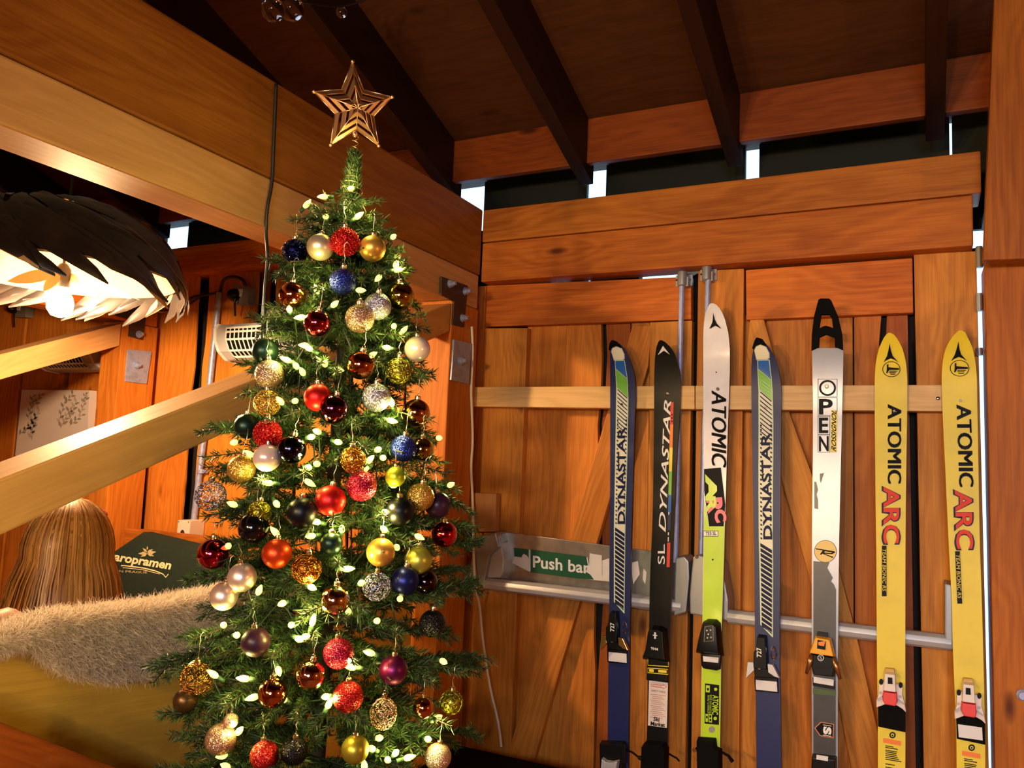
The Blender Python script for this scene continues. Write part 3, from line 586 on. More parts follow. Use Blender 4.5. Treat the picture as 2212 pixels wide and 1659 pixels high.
mb = MB(); s.pris(mb, [(1767,1363),(1788,1366),(1790,1380),(1765,1376)], .001, .02); s.part(mb, 'spring_housing', BLK); mb = MB(); s.pris(mb, [(1752,1408),(1806,1416),(1807,1440),(1803,1462),(1757,1456),(1752,1430)], .001, .03, 0, .12); s.part(MB() if 0 else s.pris(MB(), [(1756,1462),(1803,1470),(1804,1488),(1757,1480)], .001, .012), 'boot_pad', BLK); s.part(mb, 'toe_binding', BLK, 'black toe binding body', bevel=.002)
mb = MB(); s.pris(mb, [(1762,1372),(1796,1378),(1806,1419),(1748,1410)], .016, .042, 0, .14); s.part(mb, 'toe_cover', mat('orange_yellow_plastic', (.85, .40, .01), .35), 'orange-yellow toe cover', bevel=.002)
mb = MB(); s.poly(mb, [(1766,1382),(1784,1385),(1783,1404),(1765,1401)], .0425, 0, False); s.poly(mb, [(1767,1387),(1783,1384.5),(1780,1396),(1768,1394)], .0428, 1, False); s.disc(mb, 1773, 1421, 7, .031, 2, 20, r0=5.5); s.text(mb, 'S', (1770.5,1424.5), (1775.5,1425), (1770.5,1417), n=.0311, m=2); s.part(mb, 'binding_emblem', [INK, ORNG, SILV], 'dark emblem plate')
BRZ = mat('bronze', (.5, .25, .12), .3, .9)
mb = MB(); mb.tube([s.f(.03)(1753,1415), s.f(.034)(1750,1430), s.f(.03)(1742,1455)], [.006,.007,.004], 8); s.part(mb, 'toe_wing', BRZ, 'bronze toe wing', smooth=True); mb = MB(); mb.tube([s.f(.03)(1801,1420), s.f(.034)(1806,1440), s.f(.03)(1815,1467)], [.006,.007,.004], 8); s.part(mb, 'toe_wing', BRZ, 'bronze toe wing', smooth=True)
mb = MB(); s.pris(mb, [(1757,1461),(1802,1468),(1801,1482),(1757,1474.5)], .0125, .015, 0, .03); s.part(mb, 'anti_friction_plate', PAD, 'white boot plate', bevel=.0008)
mb = MB(); s.poly(mb, [(1756,1486),(1806,1493),(1806,1503),(1756,1499)], .0012, sub=False); s.part(mb, 'green_mark', mat('dark_green_print', (.06, .10, .02), .5))
ar = [(1759,1572.5),(1773,1559),(1801.6,1564),(1800.5,1595),(1771,1589.6)]
mb = MB(); s.poly(mb, ar, .0011, 1, False); c_ = (1783,1576); s.poly(mb, [(c_[0]+(x-c_[0])*.90, c_[1]+(y-c_[1])*.88) for x, y in ar], .0013, 0, False)
s.text(mb, 'S', (1778,1569), (1778,1586), (1796,1571), n=.0016, m=2, offset=.06); s.poly(mb, [(1778,1565),(1796,1568),(1796,1569.3),(1778,1566.3)], .0016, 2, False); s.poly(mb, [(1778,1587),(1796,1590),(1796,1591.3),(1778,1588.3)], .0016, 2, False); s.part(mb, 'arrow_sticker', [INK, mat('copper_line', (.6, .2, .08), .5), WINK], 'black arrow sticker with white S')
mb = MB(); s.pris(mb, [(1755,1626),(1808,1632),(1810,1700),(1752,1700)], .001, .035, 0, .08); s.part(mb, 'heel_binding', BLK, bevel=.003)
mb = MB(); s.pris(mb, [(1764,1630),(1789,1634),(1788.5,1644),(1763.5,1640)], .0352, .037); s.part(mb, 'heel_plate', PAD, 'white heel plate')
# --- yellow skis
E6 = [(719,1919,1924),(723,1914,1931),(730,1909,1937),(740,1904,1943),(752,1899,1949),(765,1895,1953),(780,1892.5,1956.5),(797,1890.5,1958.5),(820,1889.5,1960),(894,1889.5,1959.5),(1060,1891,1957),(1190,1893,1956),(1400,1894,1955.5),(1594,1896.5,1956),(1659,1896.5,1955.5)]
E7 = [(714,2072,2078),(718,2066,2085),(728,2057,2090),(740,2049,2096),(753,2043,2101),(770,2038,2105),(789,2035.5,2108),(819,2034,2110.5),(894,2036,2111.5),(1005,2041.5,2113.5),(1160,2048.5,2116),(1299,2056,2121),(1400,2058,2123.5),(1449,2060.5,2125),(1594,2066,2128),(1659,2066.5,2128)]
def map7(px, py):
    y = 714+(py-719)*1.037; a, b = interp(E6, py, 1), interp(E6, py, 2); t = (px-a)/(b-a)
    return interp(E7, y, 1)+t*(interp(E7, y, 2)-interp(E7, y, 1)), y
GREYP = mat('grey_plastic', (.45, .44, .46), .4); WPL = mat('binding_white', (.78, .68, .62), .4)
def yellow_ski(E, mp, label, pad):
    s = Ski(E, label, mapping=mp, tipcurve=.06); s.body(YEL, SIDE)
    mb = MB(); s.poly(mb, [(1921.6,741.6),(1924.5,757),(1928.5,769),(1941,783),(1932,777),(1924,774),(1915,778),(1908.5,783),(1916,769),(1919,757)], .0008, sub=False); s.part(mb, 'emblem', INK, 'black arrowhead emblem')
    mb = MB(); s.disc(mb, 1925.5, 797.6, 19.5, .0008, ry=17, k=32, r0=18)
    s.poly(mb, [(1916,787),(1919.5,787),(1919,793),(1926,794),(1942,795),(1942,799),(1921,799),(1917,806),(1914.5,806),(1915.5,797)], .0008, sub=False)
    for i, (x0, x1) in enumerate(((1921,1938),(1921,1935),(1923,1934))): s.rect(mb, x0, x1, 800.8+i*3.3, 802.6+i*3.3, .0008)
    s.part(mb, 'round_emblem', INK, 'black ring with small skier mark')
    mb = MB(); [s.down(mb, 'ATOMIC', 1917.5, 1947, 874.5+dy, 1043.5+dy) for dy in (-1.6, 0, 1.6)]; s.part(mb, 'lettering', INK, 'bold black letters')
    mb = MB(); s.text(mb, 'ARC', (1904,1049), (1904,1177), (1946,1049), n=.0009, offset=.04, m=0); s.text(mb, 'ARC', (1908,1051), (1908,1174), (1943,1051), n=.0012, offset=.02, m=1); s.part(mb, 'lettering', [NINK, mat('coral_print', (.72, .045, .015), .5, spec=.2)], 'coral letters with dark shadow')
    mb = MB(); s.rect(mb, 1905, 1915, 1178.7, 1288, .0008, 0); s.down(mb, 'TEAM BIONIC RS', 1906.2, 1914, 1186, 1277, n=.0011, shear=.15, m=1); s.part(mb, 'name_bar', [INK, YEL], 'black bar with small lettering')
    s.screw(1931.5, 888, 4) if not mp else s.screw(1926, 865.5, 4)
    # toe binding
    mb = MB(); s.pris(mb, [(1896.5,1523),(1920,1518),(1956,1530),(1956,1580.5),(1930,1575),(1897,1568)], .001, .010); s.part(mb, 'boot_pad', BLKM, bevel=.001)
    mb = MB(); s.pris(mb, [(1899,1468),(1904,1466),(1912,1472),(1940,1476),(1946,1474),(1951,1480),(1950,1500),(1955,1518),(1958,1538),(1950,1530),(1938,1523),(1915,1519),(1905,1523),(1893,1527),(1893,1512),(1897,1500)], .010, .022, 0, .03); s.part(mb, 'toe_binding', WPL, 'white toe binding base', bevel=.0015)
    mb = MB(); s.pris(mb, [(1911,1450),(1935,1453),(1937,1494),(1908.5,1490)], .020, .046, 0, .1); s.part(mb, 'toe_cover', WPL, 'white toe cover', bevel=.002)
    mb = MB(); s.pris(mb, [(1907.5,1490),(1938.5,1494),(1939,1516),(1935,1523),(1912,1519),(1906.5,1510)], .020, .044, 0, .08); s.part(mb, 'toe_cap', RED, 'red toe cap', bevel=.002)
    mb = MB(); s.poly(mb, [(1918,1463),(1927.5,1464),(1928,1478),(1917.5,1477)], .0466, sub=False); s.part(mb, 'indicator_window', INK)
    mb = MB(); s.pris(mb, [(1913,1441),(1932,1443),(1933,1451),(1912,1449)], .003, .022); s.part(mb, 'spring_clip', mat('ochre_clip', (.45, .25, .05), .4, .3), bevel=.001)
    mb = MB(); s.disc(mb, 1903.5, 1473, 4.5, .0226, 0, ry=6.5); s.disc(mb, 1945.5, 1480, 4.5, .0226, 0, ry=6.5); s.disc(mb, 1902, 1496.5, 3.3, .0226, 1); s.disc(mb, 1944.5, 1505, 3.6, .0226, 1); s.part(mb, 'binding_screw', [INK, GREYP])
    mb = MB(); s.pris(mb, [(1894,1510),(1906,1502),(1907,1508),(1896,1514)], .0222, .028); s.part(mb, 'toe_wing', GREYP, 'grey toe wing'); mb = MB(); s.pris(mb, [(1939,1509),(1952,1518),(1953,1522),(1939,1514)], .0222, .028); s.part(mb, 'toe_wing', GREYP, 'grey toe wing')
    if pad:
        mb = MB(); s.poly(mb, [(1900,1539),(1950,1546),(1951,1573),(1901,1566)], .0105, sub=False); s.part(mb, 'anti_friction_plate', PAD, 'pale grey boot plate')
    mb = MB(); s.disc(mb, 1928, 1588, 7, .0008, 0, 12, r0=4); s.disc(mb, 1928, 1588.5, 2, .0008, 0, 6)
    s.poly(mb, [(1908,1594),(1946,1601),(1946,1611),(1908,1604)], .0008, 1, False)
    for i, (x1, dy) in enumerate(((1930,0),(1939,3.5),(1938,9.5),(1936.5,13),(1937,17),(1939,21),(1941.5,25),(1947,29),(1933,39),(1937,46),(1930,50))):
        y = 1610+dy; s.poly(mb, [(1912.5,y),(x1,y+(x1-1912.5)*.16),(x1,y+1.9+(x1-1912.5)*.16),(1912.5,y+1.9)], .0008, 0, False)
    s.part(mb, 'warning_print', [INK, ORNG], 'orange bar and small black print')
    return s
yellow_ski(E6, None, 'yellow ski with all-black boot pad, left one of the two yellow skis', False)
yellow_ski(E7, map7, 'yellow ski with a pale boot plate, rightmost ski beside the daylight slit', True)
# ------------------------------------------------------------------ panic bars on the doors
def px_prism(mb, pts, ax, front, back, m=0, inset=0):
    P = [W(*p, ax, front) for p in pts]; off = [0,0,0]; off[ax] = back-front
    Q = [p+Vector(off) for p in P]
    if inset: c = sum(P, Vector())/len(P); P = [c+(p-c)*(1-inset) for p in P]
    mb.hexa(P, Q, m); return mb
def panic(label, loc):
    return thing('push_bar_latch', loc, label, 'door push bar', 'emergency push bars')
YF = 2.368
t = panic('steel emergency push bar with torn green sticker on the left door', W(1250, 1260, 1, YD))
mb = MB(); px_prism(mb, [(1069,1146),(1462,1198),(1462,1330),(1046,1262),(1069,1250)], 1, 2.435, 2.452); t_ = mb.build('backplate', STEEL, t, bevel=.002)
mb = MB(); c = [W(1042,1262,1,YF), W(1470,1332,1,YF+.002)]
prof = [(0,-.019),(-.012,-.012),(-.016,0),(-.012,.012),(0,.019),(.02,.019),(.02,-.019)]
for i, p in enumerate(prof): pass
a = [(c[0].x, c[0].y+.016+q[0], c[0].z+q[1]) for q in prof]; b = [(c[1].x, c[0].y+.016+q[0], c[0].z+q[1]) for q in prof]
mb.hexa(a, b); mb.build('push_bar', SILV, t, smooth='auto', bevel=.001)
def housing(mb, pts, y0, y1): px_prism(mb, pts, 1, y0, y1, 0, .04)
mb = MB(); housing(mb, [(1032,1157),(1072,1148),(1080,1180),(1058,1200),(1046,1262),(1040,1268),(1009,1266),(1013,1232),(1021,1190)], YF+.004, 2.452); mb.build('end_housing', ALU, t, bevel=.004)
mb = MB(); px_prism(mb, [(1072,1150),(1084,1172),(1091,1212),(1089,1240),(1080,1254),(1050,1254),(1046,1212),(1055,1170)], 1, YF+.02, 2.44, 0, .12); mb.build('end_cap', SILV, t, bevel=.004)
mb = MB(); housing(mb, [(1458,1204),(1478,1200),(1488,1212),(1489,1250),(1482,1326),(1454,1334)], YF+.004, 2.452); mb.build('end_housing', ALU, t, bevel=.004)
# sticker, torn
fn = lambda y: (lambda px, py: W(px, py, 1, y))
mb = MB()
mb.add([W(*p,1,2.4340) for p in [(1111,1183),(1269,1204),(1272,1220),(1316,1206),(1316,1256),(1283,1253),(1146,1235),(1141,1234),(1106,1216),(1112,1202)]], [tuple(range(10))], 0)
mb.add([W(*p,1,2.4335) for p in [(1146,1187),(1266,1202),(1270,1221),(1266,1232),(1248,1240),(1243,1249),(1146,1236)]], [tuple(range(7))], 1)
mb.add([W(*p,1,2.4335) for p in [(1110,1183),(1142,1187),(1142,1206),(1138,1200),(1131,1196),(1126,1204),(1111,1202)]], [tuple(range(7))], 1)
mb.add([W(*p,1,2.4335) for p in [(1248,1240),(1262,1233),(1275,1241),(1283,1252),(1243,1249)]], [tuple(range(5))], 1)
text_px(mb, 'Push bar', (1151,1226), (1274,1240), (1151,1200), fn(2.4330), offset=.02, m=2)
mb.add([W(*p,1,2.4326) for p in [(1274,1195),(1300,1200),(1300,1243),(1279,1240),(1272,1226)]], [tuple(range(5))], 0)
mb.add([W(*p,1,2.434) for p in [(1362,1216),(1378,1212),(1382,1240),(1368,1262)]], [(0,1,2,3)], 0); mb.add([W(*p,1,2.434) for p in [(1390,1228),(1397,1236),(1394,1262),(1388,1252)]], [(0,1,2,3)], 0)
o = mb.build('sticker', [mat('sticker_white', (.74, .68, .62), .5), mat('sticker_green', (.01, .09, .04), .4), WINK], t); o['label'] = 'torn green and white push bar sticker'
def rod(t, x0, y0, x1, y1, brk):
    P = [W(x0,y0,1,2.425), W(x1,y1,1,2.425)]
    mb = MB(); mb.tube(P, .0085, 12); o = mb.build('vertical_rod', GALV, t, smooth='auto')
    bx, by = brk
    mb = MB(); px_prism(mb, [(bx-17,by-9),(bx+18,by-11),(bx+18,by+13),(bx-17,by+15)], 1, 2.452, 2.46)
    mb2 = MB(); mb.lathe([(.008,-.026),(.015,-.018),(.0155,.02),(.015,.024)], W(bx-3,by,1,2.428), 14, 2)
    px_prism(mb, [(bx+2,by-6),(bx+9,by-6),(bx+9,by+14),(bx+2,by+14)], 1, 2.425, 2.452)
    mb.build('top_latch', ALU, t, smooth='auto')
    mb = MB()
    for sx in (-15, 14): mb.lathe([(.004,0),(.003,.003)], W(bx+sx,by+1,1,2.452), 8, axis=1)
    mb.build('screw', CHROME, t)
rod(t, 1473, 612, 1459, 1215, (1477,604))
t2 = panic('grey emergency push bar on the right door, running behind the skis', W(1800, 1350, 1, YD))
mb = MB(); c0, c1 = W(1570,1330,1,YF), W(2056,1396,1,YF)
a = [(c0.x, c0.y+.016+q[0], (c0.z+c1.z)/2+q[1]) for q in prof]; b = [(c1.x, c0.y+.016+q[0], (c0.z+c1.z)/2+q[1]) for q in prof]; mb.hexa(a, b); mb.build('push_bar', SILV, t2, smooth='auto', bevel=.001)
mb = MB(); housing(mb, [(1496,1201),(1506,1197),(1530,1203),(1560,1215),(1575,1300),(1574,1345),(1489,1329),(1488,1290),(1492,1240)], YF+.004, 2.452); mb.build('end_housing', ALU, t2, bevel=.004)
mb = MB(); housing(mb, [(2040,1258),(2062,1262),(2074,1300),(2076,1410),(2048,1406),(2040,1380)], YF+.004, 2.452); mb.build('end_housing', ALU, t2, bevel=.004)
mb = MB(); mb.lathe([(.006,0),(.004,.003)], W(1505,1203,1,YF+.004), 10, axis=1); mb.build('screw', CHROME, t2)
rod(t2, 1530, 600, 1514, 1215, (1530,592))
# bent sheet of flashing between the latches, and door hinges by the slit
mb = MB(); P = [(1481,590),(1500,572),(1520,574),(1545,582),(1552,590),(1530,592),(1512,588),(1496,596)]
px_prism(mb, P, 1, 2.47, 2.474); tag(mb.build('metal_flashing', mat('blued_flashing', (.14, .20, .26), .3, .8)), 'scrap of bluish metal flashing above the gap between the doors', 'flashing')
for (y0, y1, lb) in ((533,578,'small grey hinge at the top of the right door edge'),(634,672,'small grey hinge on the right door edge below the top one'),(752,768,'small grey hinge beside the tip of the last yellow ski')):
    t = thing('door_hinge', W(2113, (y0+y1)/2, 1, 2.44), lb, 'hinge', 'hinges of the right door')
    mb = MB(); a, b = W(2115,y0,1,2.44), W(2116,y1,1,2.44); mb.tube([a, b], .0085, 10); mb.build('hinge_pin', ALU, t, smooth='auto')
    mb = MB(); px_prism(mb, [(2107,y0+4),(2126,y0+4),(2127,y1-4),(2107,y1-4)], 1, 2.448, 2.459); mb.build('hinge_plate', ALU, t, bevel=.001)
tag(MB().lathe([(.014,0),(.014,.006),(.010,.010),(.009,.016)], W(2209,1501,1,2.355), 10, axis=1).build('bolt', GALV, smooth='auto'), 'bright bolt head on the right-hand post near the bottom right corner', 'bolt')
# ------------------------------------------------------------------ steel plates on the posts
def plate(name, pts, plane, m_, bolts, label, br, g):
    t = thing(name, W(*pts[0], 0, plane), label, 'metal plate', g)
    mb = MB(); px_prism(mb, pts, 0, plane+.008, plane+.0005); mb.build('plate', m_, t, bevel=.001)
    for b in bolts:
        mb = MB(); c = W(*b, 0, plane+.008); mb.lathe([(br*1.25,0),(br*1.25,.002),(br,.003),(br,.012),(br*.6,.014),(br*.55,.024)], c, 8, axis=0); mb.build('bolt', GALV, t)
L1 = [(954,597),(1011,617),(1003,707),(979,701),(981,651),(954,636)]
plate('corner_bracket', L1, PX1, IRON, [(971,613),(1004,629),(998,687)], 'dark L-shaped bolted iron plate at the near corner post', .011, 'L-shaped iron plates')
plate('square_plate', [(981,733),(1019,742),(1013,830),(975,821)], PX1, GALV, [(994,779)], 'blue-grey square steel plate on the near corner post above the ski rail', .012, 'square steel plates')
L2 = [(252,650.5),(318.7,665.5),(309,734.6),(279,726.5),(282,691),(251,681.7)]
plate('corner_bracket', L2, QX1, IRON, [(264,664),(309,675),(300,722)], 'dark L-shaped bolted iron plate on the far post right of the bulb', .013, 'L-shaped iron plates')
plate('square_plate', [(276.6,755),(328,759),(317,829.5),(271,824)], QX1, GALV, [(294,789)], 'grey square steel plate on the far post above the sloping brace', .013, 'square steel plates')
# ------------------------------------------------------------------ seating bay back wall
wb = struct(MB().box(QX0, PX0, 2.50, 2.53, 0, 2.2).build('trim_4', BLACKW))
YP = 2.44
pl = [([(344,590),(432,590),(380,1300),(300,1300)], (1,), WOOD, (1.15,1,.85), 0), ([(452,590),(560,580),(520,1300),(408,1300)], (3,), WOOD, (1.05,.95,.8), 0), ([(566,590),(586,590),(560,1300),(530,1300)], (1,3), WOODR, (.7,.6,.55), .02),
      ([(600,585),(640,585),(625,1300),(572,1300)], (3,), WOOD, (1,.9,.8), 0), ([(652,585),(760,575),(740,1300),(632,1300)], (1,), WOOD, (1,.9,.8), 0), ([(770,575),(880,570),(860,1300),(748,1300)], (), WOOD, (1.1,1,.9), 0), ([(884,575),(1012,565),(1000,1700),(862,1700)], (), WOOD, (1.15,1,.85), 0)]
for pts, rg, mm, tn, dy in pl:
    o = plank_px('wall_plank', pts, 1, YP+dy, YP+dy+.008, mm, None, V, rough=rg, tint=tn); o['kind'] = 'structure'
P = [(-4.95,-4.62),(-4.60,-4.30),(-4.26,-3.95),(-3.93,-3.62),(-3.58,-3.33),(-3.30,-3.08)]
for x0, x1 in P:
    o = MB().box(x0, x1, YP, YP+.03, 0, 2.2).build('wall_plank', WOOD, bevel=.003, grain=V, tint=(1.1,.95,.8)); o['kind'] = 'structure'
# canvas picture
t = thing('canvas_picture', W(120, 985, 1, 2.40), 'white canvas print with grey leafy sprays on the far left wall', 'picture')
cv = [(47,842),(193,843),(188,985),(32,985)]
mb = MB(); px_prism(mb, cv, 1, 2.40, 2.438); mb.build('canvas', mat('canvas_white', (.78, .68, .66), .7), t, bevel=.001)
mb = MB()
def leaf2(mb, x, y, l, ang, mi):
    ca, sa = math.cos(ang), math.sin(ang); pts = [(0,0),(.35,.22),(.7,.16),(1,0),(.7,-.16),(.35,-.22)]
    mb.add([W(x+l*(u*ca-v*sa), y+l*(u*sa+v*ca), 1, 2.3985) for u, v in pts], [tuple(range(6))], mi)
def spray(x0, y0, x1, y1, n, l):
    mb.add([W(x0,y0,1,2.399), W(x0+1.2,y0,1,2.399), W(x1+1,y1,1,2.399), W(x1,y1,1,2.399)], [(0,1,2,3)], 0)
    for i in range(n):
        t_ = (i+.5)/n; a0 = math.atan2(y1-y0, x1-x0); leaf2(mb, x0+(x1-x0)*t_, y0+(y1-y0)*t_, l*random.uniform(.7,1.2), a0+(1 if i % 2 else -1)*random.uniform(.5,.9), random.choice((0,0,1,1,2)))
LFM = [mat('leaf_grey', (.30, .27, .27), .7), mat('leaf_brown', (.42, .31, .24), .7), mat('leaf_pale', (.55, .46, .42), .7)]
SPR = ((60,905,72,855,8,11),(70,880,90,850,6,11),(52,935,85,885,9,13),(62,945,78,900,7,11),(68,950,72,905,6,12),(40,940,62,920,5,10),(130,925,152,880,8,14),(125,915,142,860,7,11),(140,870,158,850,5,10),(150,905,165,865,7,11),(172,895,188,855,7,11),(150,920,178,895,6,13),(178,870,186,848,4,9))
for side in (0, 1):
    mb = MB()
    for a in SPR:
        if (a[0] > 110) == bool(side): spray(*a)
    mb.build('leaf_print', LFM, t)
# heaters
def heater(px0, px1, ytop, ybot, label, mount):
    a, b = W(px0, ytop, 1, 2.30), W(px1, ytop, 1, 2.30); zb = W(px0, ybot, 1, 2.30).z; z1 = a.z; h = z1-zb; x0, x1 = a.x, b.x
    t = thing('wall_heater', ((x0+x1)/2, 2.38, zb), label, 'heater', 'fan heaters')
    prof = [(2.415, z1), (2.30, z1), (2.285, z1-.02), (2.287, z1-h*.45), (2.31, z1-h*.75), (2.35, z1-h*.95), (2.415, z1-h)]
    def q(x, s=1): return [(x, 2.37+(y-2.37)*s, (z1-h/2)+(z-z1+h/2)*s) for y, z in prof]
    mb = MB(); mb.hexa(q(x0+.012), q(x1-.012)); mb.build('heater_case', GREYP, t, bevel=.003)
    for x in (x0, x1): mb = MB(); mb.hexa(q(x, 1.06), q(x+(.014 if x == x0 else -.014), 1.06)); mb.build('end_cap', WHT, t, bevel=.004)
    mb = MB(); g0, g1 = x0+.07, x1-.07
    gp = [(2.2835, z1-.018), (2.2845, z1-h*.45), (2.307, z1-h*.74), (2.335, z1-h*.89)]
    for i in range(3): mb.add([(g0, gp[i][0], gp[i][1]), (g1, gp[i][0], gp[i][1]), (g1, gp[i+1][0], gp[i+1][1]), (g0, gp[i+1][0], gp[i+1][1])], [(0,1,2,3)])
    mb.build('grille_opening', BLKM, t)
    mb = MB(); n = int((g1-g0)/.021)
    for i in range(n+1):
        x = g0+(g1-g0)*i/n
        mb.tube([(x, p[0]-.003, p[1]) for p in gp], .0025, 5)
    for y, z in ((2.281, z1-.018), (2.2815, z1-h*.24), (2.2825, z1-h*.45), (2.304, z1-h*.74), (2.332, z1-h*.89)): mb.tube([(g0, y, z), (g1, y, z)], .0042, 5)
    mb.build('grille', WHT, t)
    if mount: mb = MB(); mb.box(x0+.18, x1-.1, 2.36, 2.438, z1+.001, z1+.075); mb.build('mounting_bracket', mat('pinkish_grey_metal', (.45, .36, .34), .5, .3), t, bevel=.003)
    return t
heater(470, 640, 702, 778, 'white wall heater with grille, left of the tree above the sloping brace', True)
h2 = heater(78, 205, 752, 800, 'grey wall heater partly hidden by the far brace below the bulb', False)
# conduit, sockets, junction box
t = thing('conduit_pipe', W(420, 1125, 1, 2.43), 'grey vertical conduit pipe on the bay wall running down behind the brace', 'pipe')
pth = [W(474,632,1,2.42), W(462,745,1,2.42), W(440,950,1,2.42), W(418,1130,1,2.42)]
MB().tube(pth, .0125, 12).build('pipe', GALV, t, smooth='auto')
mb = MB(); c = W(434,1018,1,2.42); mb.tube([c+Vector((-.02,.005,0)), c+Vector((.03,.005,0))], .007, 8); mb.lathe([(.016,-.008),(.016,.008)], c, 12); mb.build('clip', GALV, t)
t = thing('junction_box', W(406, 1178, 1, 2.37), 'pale square junction box under the grey conduit pipe', 'electric box')
mb = MB(); px_prism(mb, [(384,1123),(411,1124),(405,1178),(379,1176)], 1, 2.36, 2.438); mb.build('box_body', WPL, t, bevel=.004)
mb = MB(); 
for p in ((386,1127),(407,1128),(382,1172),(402,1174)): mb.lathe([(.003,0),(.002,.001)], W(*p,1,2.36), 8, axis=1)
mb.lathe([(.012,0),(.011,.001)], W(394,1151,1,2.36), 16, axis=1); mb.build('cover_screw', IRON, t)
def socket(x, y, s, label):
    t = thing('power_socket', W(x, y+18*s, 1, 2.41), label, 'socket')
    mb = MB(); px_prism(mb, [(x-10*s,y-30*s),(x+22*s,y-22*s),(x+22*s,y+15*s),(x-10*s,y+15*s)], 1, 2.395, 2.438); mb.build('socket_box', mat('socket_grey', (.20, .19, .17), .5), t, bevel=.003)
    mb = MB(); px_prism(mb, [(x,y-18*s),(x+9*s,y-18*s),(x+6*s,y-2*s),(x,y-2*s)], 1, 2.390, 2.396); mb.build('switch', WHT, t)
    t2 = thing('power_plug', W(x-6*s, y, 1, 2.37), 'black plug in the %s' % ('grey socket above the wall heater' if s > .9 else 'dim socket at the far left'), 'plug')
    mb = MB(); mb.lathe([(.026*s,0),(.026*s,.012),(.018*s,.03),(.008,.036)], W(x-5*s,y-4*s,1,2.395), 14, axis=1); a = W(x-5*s,y+2*s,1,2.37)
    mb.build('plug_body', BLK, t2, smooth='auto')
    mb = MB(); mb.tube([a, W(x-7*s,y+14*s,1,2.375), W(x-6*s,y+40*s,1,2.40)], .004, 7); mb.build('cord', CABB, t2)
socket(514, 642, 1, 'grey double socket box with white switch above the wall heater'); socket(36, 672, .85, 'small dim socket box at the far left beside the bulb')
# ------------------------------------------------------------------ cables
def cable(name, pts, r, m_, label, cat='cable'):
    P = [Vector(p) for p in pts]; out = []
    for i in range(len(P)-1):          # Catmull-Rom
        p0, p1, p2, p3 = P[max(i-1,0)], P[i], P[i+1], P[min(i+2,len(P)-1)]
        for k in range(8):
            t = k/8; out.append(.5*((2*p1)+(p2-p0)*t+(2*p0-5*p1+4*p2-p3)*t*t+(3*p1-p0-3*p2+p3)*t**3))
    out.append(P[-1]); return tag(MB().tube(out, r, 7).build(name, m_, smooth=True), label, cat)
hx = PX1+.007
cable('hanging_cable', [W(597,182,0,hx), W(592,300,0,hx), W(588,390,0,hx), W(578,450,0,hx), W(575,500,0,hx-.004), W(578,560,0,hx-.02), W(572,640,0,hx-.02), W(573,760,0,hx-.02)], .0042, CABB, 'thin black cable hanging down over the header beam left of the tree')
cable('hanging_cable', [W(592,545,0,-1.45), W(578,600,0,-1.5), W(568,660,0,-1.5), W(566,745,0,-1.5)], .003, CABB, 'second thin black cable hanging just left of the long one above the heater')
cable('lamp_cable', [Z(322,515,2.55), Z(327,545,2.6), Z(308,570,2.65), Z(297,610,2.7), Z(310,645,2.78), W(345,662,1,2.42), W(388,667,1,2.42), W(410,645,1,2.42), W(440,638,1,2.42), W(478,631,1,2.43)], .0058, CABB, 'thick black cable swooping from the lamp shade to the conduit pipe')
cable('lamp_cable', [Z(290,560,2.55), Z(296,585,2.6), Z(300,610,2.7), Z(335,668,2.8), W(365,670,1,2.42), W(390,664,1,2.42), W(420,650,1,2.425), W(440,632,1,2.42)], .0045, CABB, 'thinner black cable beside the thick one below the lamp shade')
cable('socket_cable', [W(476,629,1,2.43), W(482,607,1,2.41), W(500,598,1,2.40), W(522,603,1,2.39), W(530,616,1,2.40)], .0065, CABB, 'short black cable arching from the conduit pipe to the socket')
wc = cable('white_cable', [W(1019,705,0,PX1+.006), W(1021,760,0,PX1+.006), W(1018,840,0,PX1+.006), W(1019,880,0,PX1+.006), W(1021,950,0,PX1+.006), W(1018,1010,0,PX1+.006), W(1021,1080,0,PX1+.008), W(1023,1190,1,2.366), W(1027,1262,1,2.358), W(1036,1310,1,2.42), W(1043,1380,1,2.44), W(1058,1480,1,2.44), W(1076,1560,1,2.44), W(1083,1614,1,2.40)], .0045, CABW, 'thin white cable running down the door edge past the push bar')
# ------------------------------------------------------------------ low black box by the door
t = thing('black_bench', (-1.1, 2.2, 0), 'low black box-like bench against the left door, bottom of the view', 'bench')
MB().box(-1.34, -.89, 1.95, 2.36, .515, .545).build('bench_top', BLKM, t, bevel=.004)
MB().box(-1.32, -.91, 1.97, 2.34, 0, .515).build('bench_base', BLKM, t, bevel=.004)
MB().lathe([(.028,0),(.028,.002),(.02,.003)], (-1.17, 2.15, .545), 16).build('recessed_knob', mat('brown_rubber', (.05, .02, .01), .5), t)
# ------------------------------------------------------------------ hanging lamp with leaf shade
LC = Z(130, 655, 2.36)
t = thing('pendant_lamp', (LC.x, LC.y, LC.z-.04), 'hanging lamp with dark woven leaf shade and glowing bare bulb at upper left', 'lamp')
bulbm = mat('glowing_bulb', (1, .8, .5), .5, emit=(1, .66, .33), es=PEND)
mb = MB(); mb.lathe([(.002,-.042),(.022,-.036),(.034,-.018),(.036,0),(.031,.02),(.02,.036),(.016,.05)], LC, 20); mb.build('bulb', bulbm, t, smooth=True)
zr = LC.z+.050; ztp = zr+.24; RS = .315
mb = MB(); mb.lathe([(.02,.046),(.021,.10),(.012,.115),(.004,.12)], LC, 14); mb.tube([(LC.x,LC.y,LC.z+.11),(LC.x,LC.y,ceil(LC.y)-.01)], .004, 8); mb.build('lamp_cord', CABB, t, smooth='auto')
SHM = speckle(mat('dark_leaf', (.012, .007, .006), .33), (.03, .016, .011), 14, .7); SHI = mat('pale_leaf_inside', (.40, .22, .09), .6)
